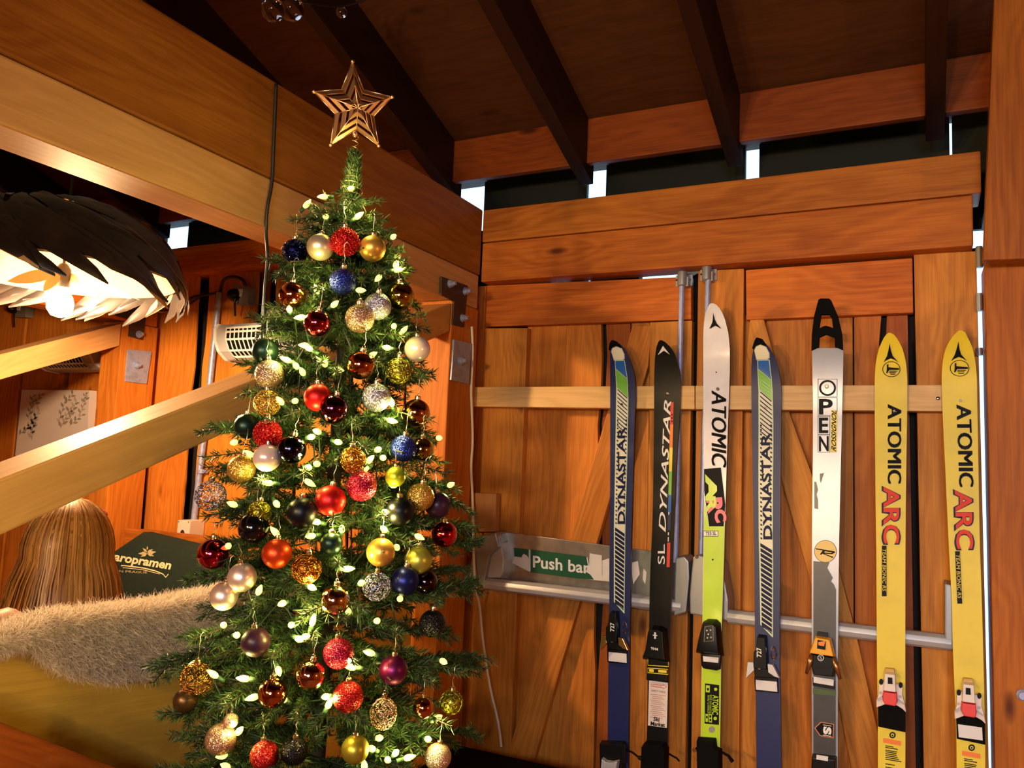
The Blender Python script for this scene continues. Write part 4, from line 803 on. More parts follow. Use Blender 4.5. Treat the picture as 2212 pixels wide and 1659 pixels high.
SHM.node_tree.nodes['Principled BSDF'].inputs['Sheen Weight'].default_value = .2
nleaf = 0
def dome(a, u):            # u 0 top .. 1 rim
    r = RS*math.sin(u*math.pi/2*.98)**.9; z = zr+(ztp-zr)*math.cos(u*math.pi/2*.98)
    return Vector((LC.x+r*math.cos(a), LC.y+r*math.sin(a), z))
mb = MB(); vs = []; fs = []
for i in range(9):
    for j in range(32): vs.append(dome(2*math.pi*j/32, .05+.87*i/8))
for i in range(8):
    for j in range(32): fs.append((i*32+j, i*32+(j+1) % 32, (i+1)*32+(j+1) % 32, (i+1)*32+j))
mb.add(vs, fs); ins = [Vector(v)-Vector((0,0,.006)) for v in vs]; mb.add(ins, fs, 1); mb.build('shade_liner', [SHM, SHI], t, smooth=True)
for ring, (u0, u1, n, wd) in enumerate(((.05,.55,18,.05),(.30,.82,26,.05),(.58,1.10,40,.060))):
    for i in range(n):
        a0 = 2*math.pi*(i+random.uniform(-.25,.25))/n; tw = random.uniform(.75,1.2); dz = random.uniform(-.012,.006); lift = .006+.008*random.random()+.004*ring
        mb = MB(); vs = []; K = 8
        for k in range(K+1):
            s_ = k/K; u = u0+(u1-u0)*s_; a = a0+tw*s_; hw = wd*math.sin(math.pi*min(1, .12+.88*s_))**.7*.5+.002
            c = dome(a, u); out = (c-Vector((LC.x,LC.y,zr-.1))).normalized(); tn = (dome(a+.02, min(u+.03,1.1))-c).normalized(); sd = out.cross(tn).normalized()
            c = c+out*(lift+.012*s_*s_*random.uniform(.4,1.6))+Vector((0,0,dz*s_*3))
            vs += [c-sd*hw, c+out*.004, c+sd*hw]
        b2 = [v-Vector((0,0,.0025)) for v in vs]; N = len(vs); fs = []
        for k in range(K):
            for j in (0, 1): q = k*3+j; fs.append((q,q+1,q+4,q+3)); fs.append((N+q,N+q+3,N+q+4,N+q+1))
        ms = [0 if i_ % 2 == 0 or ring < 2 or i % 5 else 1 for i_ in range(len(fs))]
        mb.V = [tuple(v) for v in vs+b2]; mb.F = fs; mb.M = ms; mb.build('shade_leaf', [SHM, SHI], t, smooth=True)
# a few loose lit leaves hanging from the rim around the bulb
def hang_leaf(p0, p1, wd):
    a, b = Vector(p0), Vector(p1); d = b-a; sd = d.cross(Vector((LC.x-a.x, LC.y-a.y, 0))).normalized() if d.cross(Vector((LC.x-a.x, LC.y-a.y, 0))).length > 1e-6 else Vector((1,0,0))
    vs = []
    for k in range(7):
        s_ = k/6; c = a+d*s_; hw = wd*math.sin(math.pi*min(1,.15+.85*s_))**.8/2+.001; vs += [c-sd*hw, c+sd*hw]
    n = Vector((0,.002,0)); mb = MB(); fs = [(k*2,k*2+1,k*2+3,k*2+2) for k in range(6)]; mb.add(vs, fs); mb.add([v+n for v in vs], [f[::-1] for f in fs]); mb.build('shade_leaf', SHI, t, smooth=True)
for (x0,y0,z0_,x1,y1,z1_,wd) in ((120,588,2.33,16,608,2.30,.035),(124,592,2.34,94,628,2.33,.03),(140,592,2.38,170,612,2.36,.025),(195,606,2.45,282,645,2.45,.022),(60,596,2.42,2,600,2.4,.03),(225,612,2.40,300,648,2.42,.02)): hang_leaf(Z(x0,y0,z0_), Z(x1,y1,z1_), wd)
# two unlit glass bulbs of a festoon in the roof
fp = [Z(540,-12,1.95), Z(588,4,2.02), Z(632,2,2.05), Z(735,14,2.25), Z(800,-5,2.3)]
cable('festoon_cable', fp, .003, CABB, 'thin dark cable under the roof carrying unlit bulbs', 'cable')
GLS = mat('clear_glass', (1, 1, 1), .03, trans=1)
for (x, y, zc, r, lb) in ((590,22,2.02,.030,'left unlit glass bulb under the dark roof at the top edge'),(630,19,2.05,.032,'unlit glass bulb just right of the left one at the top edge'),(738,27,2.3,.016,'small unlit bulb in the dark roof above the star')):
    c = Z(x, y, zc); t = thing('festoon_bulb', c, lb, 'light bulb', 'unlit festoon bulbs')
    MB().sphere(c, r, 18, 12).build('glass_globe', GLS, t, smooth=True); MB().lathe([(r*.35,r*.8),(r*.4,r*1.5)], c, 12).build('bulb_socket', BLK, t)
# ------------------------------------------------------------------ bench, fleece, cushion, person in the bay
t = thing('booth_bench', (-1.45, 1.3, 0), 'yellow-brown wooden bench with tall back panel carrying the sheepskin', 'bench')
MB().box(-1.47, -1.435, .45, 2.2, .12, 1.108).build('back_panel', WOODY, t, bevel=.006, grain=(0,1,-.1))
MB().box(-1.90, -1.472, .2, 2.2, .42, .46).build('seat', WOODY, t, bevel=.006, grain=(0,1,0))
for y in (.25, 2.12): MB().box(-1.88, -1.82, y, y+.06, 0, .42).build('leg', WOODY, t, grain=V)
a = [(-1.37, y, z) for y, z in ((.75,1.064),(1.22,.776),(1.22,.696),(.75,.984))]; b = [(-1.434, p[1], p[2]) for p in a]
tag(MB().hexa(a, b).build('diagonal_brace', WOODR, bevel=.004, grain=(0,1,-.61), tint=(1,.8,.7)), 'reddish diagonal timber sloping down across the yellow bench panel at bottom left', 'brace')
t = thing('wall_bench', (-2.2, 2.3, 0), 'red-brown wooden seat back along the bay wall behind the green cushion', 'bench')
MB().box(-2.93, -1.50, 2.30, 2.34, .4, 1.125).build('back_panel', WOODR, t, bevel=.006, grain=(1,0,0)); MB().box(-2.93, -1.95, 1.88, 2.298, .42, .46).build('seat', WOODR, t, bevel=.006, grain=(1,0,0))
# cushion
cl = [(222,1198),(312,1143),(472,1182),(452,1300),(240,1312)]
t = thing('cushion', W(330, 1300, 1, 2.18), 'dark green cushion with cream brand lettering leaning on the seat back', 'cushion')
A, Bq, Cq, Dq = [W(*p, 1, y) for p, y in (((236,1200),2.19),((316,1146),2.22),((474,1184),2.20),((452,1330),2.13))]; Eq = W(225,1330,1,2.13)
def bil(u, v):      # u across, v up
    top = A.lerp(Bq, min(1,u/.38)) if u < .38 else Bq.lerp(Cq, (u-.38)/.62)
    bot = Eq.lerp(Dq, u); return bot.lerp(top, v)
mb = MB(); n = 14; vs = []; bk = []
for i in range(n+1):
    for j in range(n+1):
        u, v = i/n, j/n; p = bil(u, v); th = .055*(max(0, 1-(2*u-1)**4)*max(0, 1-(2*v-1)**4))**.5+.003
        vs.append(p+Vector((0,-th,0))); bk.append(p+Vector((0,th*.8,0)))
N = len(vs); fs = []
for i in range(n):
    for j in range(n): q = i*(n+1)+j; fs.append((q,q+1,q+n+2,q+n+1)); fs.append((N+q,N+q+n+1,N+q+n+2,N+q+1))
for i in range(n):
    for (q, q2) in ((i,i+1),(n*(n+1)+i,n*(n+1)+i+1),(i*(n+1),(i+1)*(n+1)),(i*(n+1)+n,(i+1)*(n+1)+n)): fs.append((q,q2,N+q2,N+q))
mb.add(vs+bk, fs); mb.build('cushion_cover', speckle(mat('green_cloth', (.004, .014, .009), .9), (.006,.02,.013), 60, .6), t, smooth=True)
from mathutils.bvhtree import BVHTree
CBV = BVHTree.FromPolygons([tuple(v) for v in vs], [f for f in fs if max(f) < N])
CP = (A+Bq+Cq+Dq)/4; CNv = (Cq-A).cross(Dq-A).normalized(); CNv = CNv if CNv.y < 0 else -CNv
def cush(px, py):
    d = ray(px, py).normalized(); h = CBV.ray_cast(CAM, d)[0]
    return h-d*.0025 if h else CAM+d*((CP-CAM).dot(CNv)/d.dot(CNv))
mb = MB(); text_px(mb, 'Staropramen', (224,1214), (370,1237), (224,1188), cush, shear=.3, offset=.03); 
def band(mb, pts, w0, m=0):
    P = []
    for i, (x, y) in enumerate(pts): P.append((x, y-w0/2))
    Q = [(x, y+w0/2) for x, y in pts][::-1]; R = P+Q; n = len(pts)
    mb.add([cush(*p) for p in R], [(i, i+1, 2*n-2-i, 2*n-1-i) for i in range(n-1)], m)
band(mb, [(238,1221),(270,1222),(310,1227),(335,1233),(352,1240),(358,1247),(364,1240)], 2.5); band(mb, [(232,1226),(270,1226.5),(310,1231),(345,1240)], 1.2)
text_px(mb, 'EST. IN PRAGUE', (228,1235), (318,1239), (228,1230), cush, offset=.01, m=1)
for (x, y, l, an) in ((318,1193,14,-.5),(318,1193,14,-2.4),(318,1195,20,-.15),(318,1195,20,3.1),(318,1196,16,.35),(318,1196,16,2.7),(318,1188,9,-1.5)):
    ca, sa = math.cos(an), math.sin(an); mb.add([cush(x+l*(u*ca-v*sa), y+l*(u*sa+v*ca)) for u, v in ((0,0),(.4,.2),(1,0),(.4,-.2))], [(0,1,2,3)], 1)
mb.build('lettering', [mat('cream_thread', (.80, .68, .42), .7), mat('dull_gold_thread', (.42, .36, .20), .7)], t)
# sheepskin over the bench back
bot = [(-60,1392),(0,1393),(40,1396),(75,1402),(110,1440),(150,1462),(205,1472),(260,1478),(300,1474),(345,1458),(390,1432),(430,1400),(480,1395),(560,1390),(640,1370)]
yb = [(W(x, y, 0, -1.40).y, W(x, y, 0, -1.40).z) for x, y in bot]
def hang(y):
    for i in range(len(yb)-1):
        if yb[i][0] <= y <= yb[i+1][0]: t_ = (y-yb[i][0])/(yb[i+1][0]-yb[i][0]); return yb[i][1]+t_*(yb[i+1][1]-yb[i][1])
    return yb[0][1] if y < yb[0][0] else yb[-1][1]
Y0f, Y1f = yb[0][0], yb[-1][0]
def skin(s_, y):        # s_: 0 far side .. .45 over the top .. 1 bottom edge in front
    zt = 1.122+.006*math.sin(y*9)-.022*max(0, min(1, (1.0-y)/.12))
    if s_ < .25: return Vector((-1.483-.004, y, 1.0+(zt-1.0)*s_/.25)), Vector((-1, 0, .2))
    if s_ < .45:
        a = math.pi*(1-(s_-.25)/.20); return Vector((-1.453+.034*math.cos(a), y, zt+.012*math.sin(a))), Vector((math.cos(a), 0, math.sin(a)+.3))
    q = (s_-.45)/.55; return Vector((-1.419+.004*q, y, zt+(min(hang(y), zt-.01)-zt)*q)), Vector((1, 0, .10))
t = thing('sheepskin', (-1.45, (Y0f+Y1f)/2, 1.12), 'fluffy cream sheepskin draped over the top of the yellow bench panel', 'sheepskin')
mb = MB(); vs = []; fs = []; na, nb = 22, 50
for i in range(na+1):
    for j in range(nb+1): vs.append(skin(i/na, Y0f+(Y1f-Y0f)*j/nb)[0])
for i in range(na):
    for j in range(nb): q = i*(nb+1)+j; fs.append((q,q+1,q+nb+2,q+nb+1))
WOOL = mat('wool', (.97, .88, .74), .95); nt = WOOL.node_tree; tr = nd(nt, 'ShaderNodeBsdfTranslucent'); tr.inputs[0].default_value = (.97, .86, .70, 1); ms_ = nd(nt, 'ShaderNodeMixShader'); ms_.inputs[0].default_value = .6
nt.links.new(nt.nodes['Principled BSDF'].outputs[0], ms_.inputs[1]); nt.links.new(tr.outputs[0], ms_.inputs[2]); nt.links.new(ms_.outputs[0], nt.nodes['Material Output'].inputs[0])
mb.add(vs, fs); mb.build('hide', WOOL, t, smooth=True)
NW = 76000; vs = np.empty((NW*6, 3), np.float32); fs = []
for i in range(NW):
    s_ = random.uniform(.12, 1.0); y = random.uniform(Y0f, Y1f); p, nrm = skin(s_, y)
    cl_ = Vector((math.sin(y*95+s_*20)*.55, math.sin(y*70+s_*40)*.6, math.cos(y*83-s_*33)*.5))
    d = (nrm.normalized()*.9+cl_*.35+Vector((random.gauss(0,.45), random.gauss(0,.45), random.gauss(0,.45)))).normalized(); L_ = random.uniform(.010, .028)*(1 if s_ < .88 else .65)
    b1 = p+d*L_*.55; b2 = p+d*L_*.85+Vector((random.gauss(.002,.004), random.gauss(0,.006), random.gauss(-.004,.005))); sd = d.cross(Vector((random.gauss(0,1), random.gauss(0,1), random.gauss(0,1)))).normalized()*.00050
    vs[i*6:i*6+6] = [p-sd, p+sd, b1-sd*.9, b1+sd*.9, b2-sd*.35, b2+sd*.35]; q = i*6; fs += [(q,q+1,q+3,q+2),(q+2,q+3,q+5,q+4)]
def raw(name, vs, fs, m_, parent, smooth=True):
    o = np.array(WL[parent.name], np.float32); me = bpy.data.meshes.new(name); me.from_pydata((np.asarray(vs, np.float32)-o).tolist(), [], fs); me.materials.append(m_)
    if smooth: me.polygons.foreach_set('use_smooth', [True]*len(me.polygons))
    ob = bpy.data.objects.new(name, me); C.objects.link(ob); ob.parent = parent; return ob
o = raw('fleece', vs, fs, WOOL, t); o['kind'] = 'stuff'
# ------------------------------------------------------------------ person seen from behind
HC = Z(148, 1206, 1.92)
t = thing('person', (HC.x-.02, HC.y, .46), 'person with long straight blonde hair seen from behind beyond the sheepskin', 'person')
SKIN = mat('skin', (.62, .33, .20), .5); SKIN.node_tree.nodes['Principled BSDF'].inputs['Subsurface Weight'].default_value = .1
def skin_body(pts, edges, name, m_, parent, sub=2):
    me = bpy.data.meshes.new(name); o0 = Vector(WL[parent.name]); me.from_pydata([tuple(Vector(p[:3])-o0) for p in pts], edges, []); ob = bpy.data.objects.new(name, me); C.objects.link(ob)
    md = ob.modifiers.new('s', 'SKIN'); md.use_smooth_shade = True
    for v, p in zip(me.skin_vertices[0].data, pts): v.radius = (p[3], p[4] if len(p) > 4 else p[3])
    me.skin_vertices[0].data[0].use_root = True
    sd_ = ob.modifiers.new('d', 'SUBSURF'); sd_.levels = sub; sd_.render_levels = sub
    dg = bpy.context.evaluated_depsgraph_get(); m2 = bpy.data.meshes.new_from_object(ob.evaluated_get(dg)); ob.modifiers.clear(); ob.data = m2; m2.materials.clear(); m2.materials.append(m_)
    m2.polygons.foreach_set('use_smooth', [True]*len(m2.polygons)); ob.parent = parent; return ob
fw = Vector((-.92, .38, 0)).normalized(); sdv = Vector((-fw.y, fw.x, 0))    # she looks away from the camera, sdv: her left
def pb(f, s_, z, *r): v = Vector((HC.x, HC.y, 0))+fw*f+sdv*s_; return (v.x, v.y, z, *r)
hz = HC.z
pts = [pb(.0,0,.58,.15,.13), pb(.0,0,.74,.135,.11), pb(.0,0,hz-.26,.15,.10), pb(0,0,hz-.17,.07,.07), pb(.01,0,hz-.10,.052,.055), pb(.015,0,hz-.02,.075,.085), pb(.015,0,hz+.05,.072,.085),
       pb(0,.15,hz-.225,.055,.055), pb(-.03,.20,hz-.19,.047,.047), (*Z(36,1347,1.68), .046,.046), (*Z(-60,1385,1.62), .036,.036), (*Z(-110,1400,1.60), .030,.020),
       pb(0,-.15,hz-.235,.055,.055), pb(.0,-.20,hz-.30,.047,.047), pb(.04,-.24,.80,.040,.040), pb(.22,-.18,.74,.032,.032), pb(.30,-.15,.75,.030,.020),
       pb(.05,.10,.55,.10,.09), pb(.42,.12,.54,.075,.075), pb(.44,.12,.30,.05,.055), pb(.44,.12,.08,.04,.04), pb(.56,.12,.04,.035,.03),
       pb(.05,-.10,.55,.10,.09), pb(.42,-.12,.54,.075,.075), pb(.44,-.12,.30,.05,.055), pb(.44,-.12,.08,.04,.04), pb(.56,-.12,.04,.035,.03)]
ed = [(0,1),(1,2),(2,3),(3,4),(4,5),(5,6),(2,7),(7,8),(8,9),(9,10),(10,11),(2,12),(12,13),(13,14),(14,15),(15,16),(0,17),(17,18),(18,19),(19,20),(20,21),(0,22),(22,23),(23,24),(24,25),(25,26)]
for sg, w in ((1, 11), (-1, 16)):       # fingers
    base = pts[w]
    for k in range(4):
        a = Vector(base[:3])+fw*.035+sdv*sg*(-.024+.016*k); b = a+fw*.035+Vector((0,0,-.006)); c = b+fw*.025+Vector((0,0,-.014)); i = len(pts)
        pts += [(*a,.009), (*b,.008), (*c,.007)]; ed += [(w,i),(i,i+1),(i+1,i+2)]
    a = Vector(base[:3])-sdv*sg*.035+fw*.01; b = a+fw*.03-sdv*sg*.012; i = len(pts); pts += [(*a,.010), (*b,.008)]; ed += [(w,i),(i,i+1)]
skin_body(pts, ed, 'body', SKIN, t)
mb = MB(); nose = Vector(pb(.105,0,hz)); 
mb.sphere(nose, .014, 10, 8, (1,1,1.5)); fo = mb.build('nose', SKIN, t, smooth=True)
mb = MB()
for sg in (1,-1): mb.sphere(pb(.085, sg*.032, hz+.02), .012, 10, 8)
mb.build('eyes', WHT, t, smooth=True)
mb = MB(); mb.sphere(pb(.092, 0, hz-.045), .016, 10, 8, (1,1,.45)); mb.build('mouth', mat('lip', (.5,.15,.12), .4), t, smooth=True)
pts2 = [pb(.0,0,.56,.165,.145), pb(.0,0,.74,.15,.125), pb(.0,0,hz-.27,.158,.112), pb(0,.13,hz-.25,.065,.065), pb(0,-.13,hz-.25,.065,.065)]
skin_body(pts2, [(0,1),(1,2),(2,3),(2,4)], 'top_garment', mat('dark_knit', (.02, .015, .015), .9), t)
HAIRM = mat('blonde_hair', (.50, .27, .085), .42, spec=.5); nt = HAIRM.node_tree; hi_ = nd(nt, 'ShaderNodeAttribute', attribute_name='shade'); rp = nd(nt, 'ShaderNodeMix', data_type='RGBA')
rp.inputs[6].default_value = (.17, .070, .016, 1); rp.inputs[7].default_value = (.62, .35, .115, 1); nt.links.new(hi_.outputs['Fac'], rp.inputs[0]); nt.links.new(rp.outputs[2], nt.nodes['Principled BSDF'].inputs['Base Color'])
hc = Vector((HC.x, HC.y, hz+.015))+fw*.01
def hairpath(az, out, el):
    d = fw*math.cos(az)+sdv*math.sin(az); P = []; dft = random.gauss(0,.012)
    R1, Rz = .090+out, .118+out
    for k in range(7):
        e = el+(-.10-el)*k/6; P.append(hc+d*(R1*math.cos(e))*(1.0 if abs(math.cos(az)) < .7 else 1.12)+Vector((0,0,Rz*math.sin(e))))
    base = P[-1]; L_ = hz-.36+random.uniform(-.03,.03)
    for k in range(1, 8):
        u = k/7; sp = 1.0+.62*u**.8; q = hc+d*((R1*(1.0 if abs(math.cos(az)) < .7 else 1.12))*sp); P.append(Vector((q.x, q.y, base.z+(L_-base.z)*u))+sdv*(u*dft+math.sin(u*5+dft*300)*.004))
    return P
vs = []; fs = []; sh = []
for i in range(3400):
    az = random.uniform(.75, 2*math.pi-.75); el = math.pi/2-abs(random.gauss(0,.28)); path = hairpath(az, random.uniform(-.004,.012), min(el, 1.5)); strand = random.random(); lock = .5+.25*math.sin(az*17+1.3*math.sin(az*31))+.25*math.sin(az*47+el*3)
    for k, p in enumerate(path):
        rad = Vector((p.x-hc.x, p.y-hc.y, 0)); sd = Vector((-rad.y, rad.x, 0)).normalized()*(.0016 if k < len(path)-1 else .0005); vs += [p-sd, p+sd]; v_ = min(1, max(0, .30*lock+.55*strand+.15*math.sin(k*.7+i))); sh += [v_, v_]
        if k: q = len(vs)-4; fs.append((q,q+1,q+3,q+2))
vs = [tuple(v) for v in vs]; o = raw('hair', vs, fs, HAIRM, t); at = o.data.attributes.new('shade', 'FLOAT', 'POINT'); at.data.foreach_set('value', sh); o['kind'] = 'stuff'
vs = []; fs = []; n = 36
for i in range(n+1):
    az = .80+(2*math.pi-1.6)*i/n; random.seed(3); vs += hairpath(az, -.006, 1.5)
K = len(vs)//(n+1)
for i in range(n):
    for k in range(K-1): q = i*K+k; fs.append((q,q+1,q+K+1,q+K))
o = raw('hair_underlayer', [tuple(v) for v in vs], fs, HAIRM, t); at = o.data.attributes.new('shade', 'FLOAT', 'POINT'); at.data.foreach_set('value', [.15]*len(vs))
random.seed(11)
# unidentified dark and red bundle just behind the head
c = Z(186, 1126, 2.45); t = thing('dark_red_bundle', c-Vector((0,0,.05)), 'small dark and red bundle just behind the blonde head', 'bundle')
MB().sphere(c+Vector((0,0,-.02)), .06, 16, 10, (1,1,.6)).build('dark_layer', BLKM, t, smooth=True); MB().sphere(c+Vector((0,.01,.02)), .05, 16, 10, (1,1,.45)).build('red_layer', mat('red_cloth', (.20, .012, .03), .8), t, smooth=True)
#PART3
# ------------------------------------------------------------------ christmas tree
T0 = Z(730, 900, 1.62); TX, TY = T0.x, T0.y
RZ = [(.40,.30),(.55,.30),(.7,.292),(.85,.282),(1.05,.27),(1.25,.255),(1.45,.228),(1.6,.185),(1.75,.145),(1.85,.115),(1.93,.09),(1.965,.045),(2.07,.022)]
def rad(z):
    for i in range(len(RZ)-1):
        if z <= RZ[i+1][0]: t_ = max(0, (z-RZ[i][0])/(RZ[i+1][0]-RZ[i][0])); return RZ[i][1]+t_*(RZ[i+1][1]-RZ[i][1])
    return .02
def on_tree(px, py, k=1.0):
    """first hit of the sight line with the tree's own conical surface, else the point nearest to the trunk"""
    d = ray(px, py); o_ = CAM; prev = None
    dh = Vector((d.x, d.y)); oh = Vector((o_.x-TX, o_.y-TY)); tc = -oh.dot(dh)/dh.dot(dh)
    t_ = tc-.45
    while t_ < tc:
        p = o_+d*t_
        if math.hypot(p.x-TX, p.y-TY) <= rad(p.z)*k: return p, t_
        t_ += .004
    return o_+d*tc, tc
# --- baubles: px, py, radius px, finish, colour, label
BA = [
 (636,542,27,'wire','navy','dark blue wire-wrapped bauble with blue knob at the upper left of the tree'),(692,534,29,'matte','silvergold','pale silvery-gold satin bauble, left of the red glitter one near the top'),
 (746,523,31,'sequin','red','red sparkling bauble between two satin baubles near the tree top'),(804.5,537,28.5,'matte','gold','gold satin bauble right of the red one near the tree top'),
 (741,608,29,'glitter','blue','royal blue glitter bauble below the topmost trio'),(632,638,29,'shiny','copper','shiny copper bauble at the upper left edge of the tree'),
 (865,640,30,'shiny','olive','shiny olive-gold bauble at the upper right edge of the tree'),(816,662,29.5,'glitter','silver','silver glitter bauble partly behind a rose-gold glitter one'),
 (777,688,31.5,'glitter','rose','rose-gold glitter bauble overlapping the silver one below the blue glitter bauble'),(685.5,699,29.5,'shiny','magenta','shiny crimson bauble in the upper left of the tree'),
 (573,759,28.5,'matte','darkgreen','dark green satin bauble in front of the wall heater'),(901.5,754,28,'shiny','pearl','pearl pink bauble hanging free at the right below the iron plate'),
 (779,789,31,'shiny','copper','shiny copper bauble in the middle of the upper tree'),(861.5,802,30,'wire','limegold','green-gold wire bauble at the right, below the pearl pink one'),
 (582,808,31,'glitter','champagne','champagne speckled bauble right below the dark green satin one'),(577,871,29,'scroll','gold','gold wire scroll bauble at the left below the champagne one'),
 (686.6,859,30,'matte','red','red satin bauble touching the shiny purple one'),(721,884,32,'shiny','purple','shiny dark purple bauble touching the red satin one'),
 (813,859,31,'glitter','silver','silver glitter bauble with silver cap right of the purple one'),(899,892,30,'shiny','amber','shiny amber-gold bauble at the right edge beside the ski rail'),
 (533,921,27,'matte','darkgreen','dark green bauble behind a sprig at the left edge'),(578,937,31,'sequin','red','red beaded bauble above the pearl lilac one'),
 (630,971,31,'shiny','navy','shiny navy bauble right of the pearl lilac one'),(577,989,30,'shiny','pearl','pearl lilac bauble between navy and gold glitter ones'),
 (521.6,1013,30,'glitter','gold','gold glitter bauble at the left beside the pearl lilac one'),(872,968.6,29,'glitter','blue','blue glitter bauble at the right edge of the middle tree'),
 (911,971,26,'shiny','olive','olive bauble behind a drooping twig, right of the blue glitter one'),(763,993,30,'wire','gold','dark gold wire bauble in the shade above the magenta glitter one'),
 (781,1050,33,'glitter','magenta','magenta glitter bauble touching a red satin one in the middle'),(714,1081,33,'matte','red','large red satin bauble in the middle of the tree'),
 (854,1030,22,'matte','lime','small lime bauble half hidden in needles at the right'),(652,1107,33,'matte','black','black satin bauble left of the large red satin one'),
 (864,1104,31,'matte','black','black satin bauble at right with a lit bulb beside it'),(908.5,1074,30,'glitter','gold','gold glitter bauble at the right between two black ones'),
 (946,1091,28,'matte','plum','black satin bauble furthest right, behind the gold glitter one'),(548,1140.5,33,'shiny','black','shiny black bauble at the left of the tree'),
 (560,1108,27,'wire','limegold','yellow-green bauble peeking above the shiny black one'),(960,1154,28,'shiny','red','shiny red bauble hanging at the right edge against the post'),
 (598,1196,32,'matte','orangered','orange-red satin bauble at the lower left'),(822.5,1193,31,'matte','gold','gold satin bauble at right above the silver scroll one'),
 (904,1210,30,'matte','limegold','yellow-gold satin bauble at right above the navy satin one'),(662,1229,33,'wire','amber','amber wire bauble in the middle, right of the orange-red one'),
 (716,1174,24,'matte','darkgreen','very dark green bauble deep in the shade of the middle'),(460,1197,33,'shiny','magenta','shiny cherry-red bauble hanging in front of the green cushion'),
 (523,1247,31,'matte','pearl','upper of two pearl-white satin baubles at the left edge'),(484,1288,30,'matte','pearl','lower pearl-pink satin bauble in front of the sheepskin'),
 (724,1297,33,'shiny','champagne','shiny champagne bauble in the centre of the lower tree'),(814,1267,31,'scroll','silver','silver scroll bauble left of the navy satin one'),
 (875,1255,31,'matte','navy','navy satin bauble at the right of the lower tree'),(920,1257,26,'shiny','plum','shiny burgundy bauble behind the navy satin one'),
 (934,1347,29,'glitter','black','black glitter bauble at the right edge of the lower tree'),(552,1387,31,'matte','plum','dark plum satin bauble with a long hook at the lower left'),
 (731,1411,33,'glitter','magenta','pinkish-red glitter bauble below the champagne one'),(850,1447,31,'matte','purple','purple satin bauble at the lower right'),
 (671,1459,32,'shiny','rosecopper','shiny rose-copper bauble left of the pinkish-red glitter one'),(589,1497,32,'shiny','copper','shiny copper bauble at the lower left behind a lit bulb'),
 (424,1466,34,'scroll','amber','amber scroll bauble at the far left below the sheepskin'),(401,1513,26,'matte','bronze','dark bronze bauble lowest at the far left edge'),
 (752,1505.6,33,'glitter','red','bright red glitter bauble at the bottom middle'),(828,1541,31,'scroll','champagne','silver-gold openwork bauble at the bottom right of the red glitter one'),
 (915,1529,23,'shiny','copper','small copper bauble at the lower right deep in the needles'),(975,1517,27,'wire','limegold','wire bauble with a sprig and bulb at the far right bottom'),
 (477,1597,33,'glitter','rose','rose speckled bauble at the bottom left'),(571,1632,31,'glitter','red','red glitter bauble cut by the bottom edge'),
 (636,1623,29,'glitter','black','black glitter bauble at the bottom beside the red one'),(767,1619,30,'matte','olive','olive-green satin bauble at the bottom'),
 (946,1635,29,'glitter','champagne','champagne glitter bauble at the bottom right by the black bench'),(455,1071,33,'scroll','silver','silver scroll bauble hanging at the far left in front of the conduit'),
 (499,1557,16,'glitter','champagne','small champagne ball at the lower left above the rose one')]
COL = dict(navy=(.010,.014,.11), silvergold=(.72,.60,.44), red=(.62,.012,.012), gold=(.75,.42,.08), blue=(.012,.035,.36), copper=(.60,.20,.05), olive=(.42,.33,.03), silver=(.52,.54,.74), rose=(.68,.42,.27),
 magenta=(.55,.008,.055), darkgreen=(.012,.035,.025), pearl=(.76,.58,.54), champagne=(.72,.50,.34), purple=(.14,.008,.07), amber=(.52,.22,.03), black=(.003,.003,.006), plum=(.035,.010,.025), lime=(.45,.50,.03),
 limegold=(.48,.44,.06), orangered=(.66,.05,.008), rosecopper=(.62,.32,.20), bronze=(.10,.05,.015))
def bauble_mat(fin, col):
    c = COL[col]
    if fin == 'shiny': return mat('shiny_'+col, c, .07 if col != 'pearl' else .22, 1 if col not in ('pearl','black') else .35, coat=.6)
    if fin == 'matte': return mat('satin_'+col, c, .36, .75 if col not in ('black','plum') else .1, coat=0, spec=.3 if col in ('black','plum') else .5)
    if fin in ('wire', 'scroll'): return mat('wire_'+col, c, .22, 1)
    m_ = mat('glitter_'+col, c, .25, .85); nt = m_.node_tree; b = nt.nodes['Principled BSDF']; L = nt.links.new
    tc = nd(nt, 'ShaderNodeTexCoord'); v = nd(nt, 'ShaderNodeTexVoronoi'); v.inputs['Scale'].default_value = 34 if fin == 'glitter' else 13; L(tc.outputs['Object'], v.inputs['Vector'])
    sub = nd(nt, 'ShaderNodeVectorMath', operation='SUBTRACT'); sub.inputs[1].default_value = (.5,.5,.5); L(v.outputs['Color'], sub.inputs[0])
    scl = nd(nt, 'ShaderNodeVectorMath', operation='SCALE'); scl.inputs['Scale'].default_value = 1.15; L(sub.outputs[0], scl.inputs[0])
    ge = nd(nt, 'ShaderNodeNewGeometry'); ad = nd(nt, 'ShaderNodeVectorMath', operation='ADD'); L(scl.outputs[0], ad.inputs[0]); L(ge.outputs['Normal'], ad.inputs[1])
    no = nd(nt, 'ShaderNodeVectorMath', operation='NORMALIZE'); L(ad.outputs[0], no.inputs[0]); L(no.outputs[0], b.inputs['Normal'])
    mx = nd(nt, 'ShaderNodeMix', data_type='RGBA'); mx.inputs[6].default_value = (c[0]*.7, c[1]*.7, c[2]*.7, 1); mx.inputs[7].default_value = (min(1,c[0]*1.5+.04), min(1,c[1]*1.5+.04), min(1,c[2]*1.5+.04), 1)
    sc = nd(nt, 'ShaderNodeSeparateColor'); L(v.outputs['Color'], sc.inputs[0]); L(sc.outputs[1], mx.inputs[0]); L(mx.outputs[2], b.inputs['Base Color'])
    return m_
MESH = {}
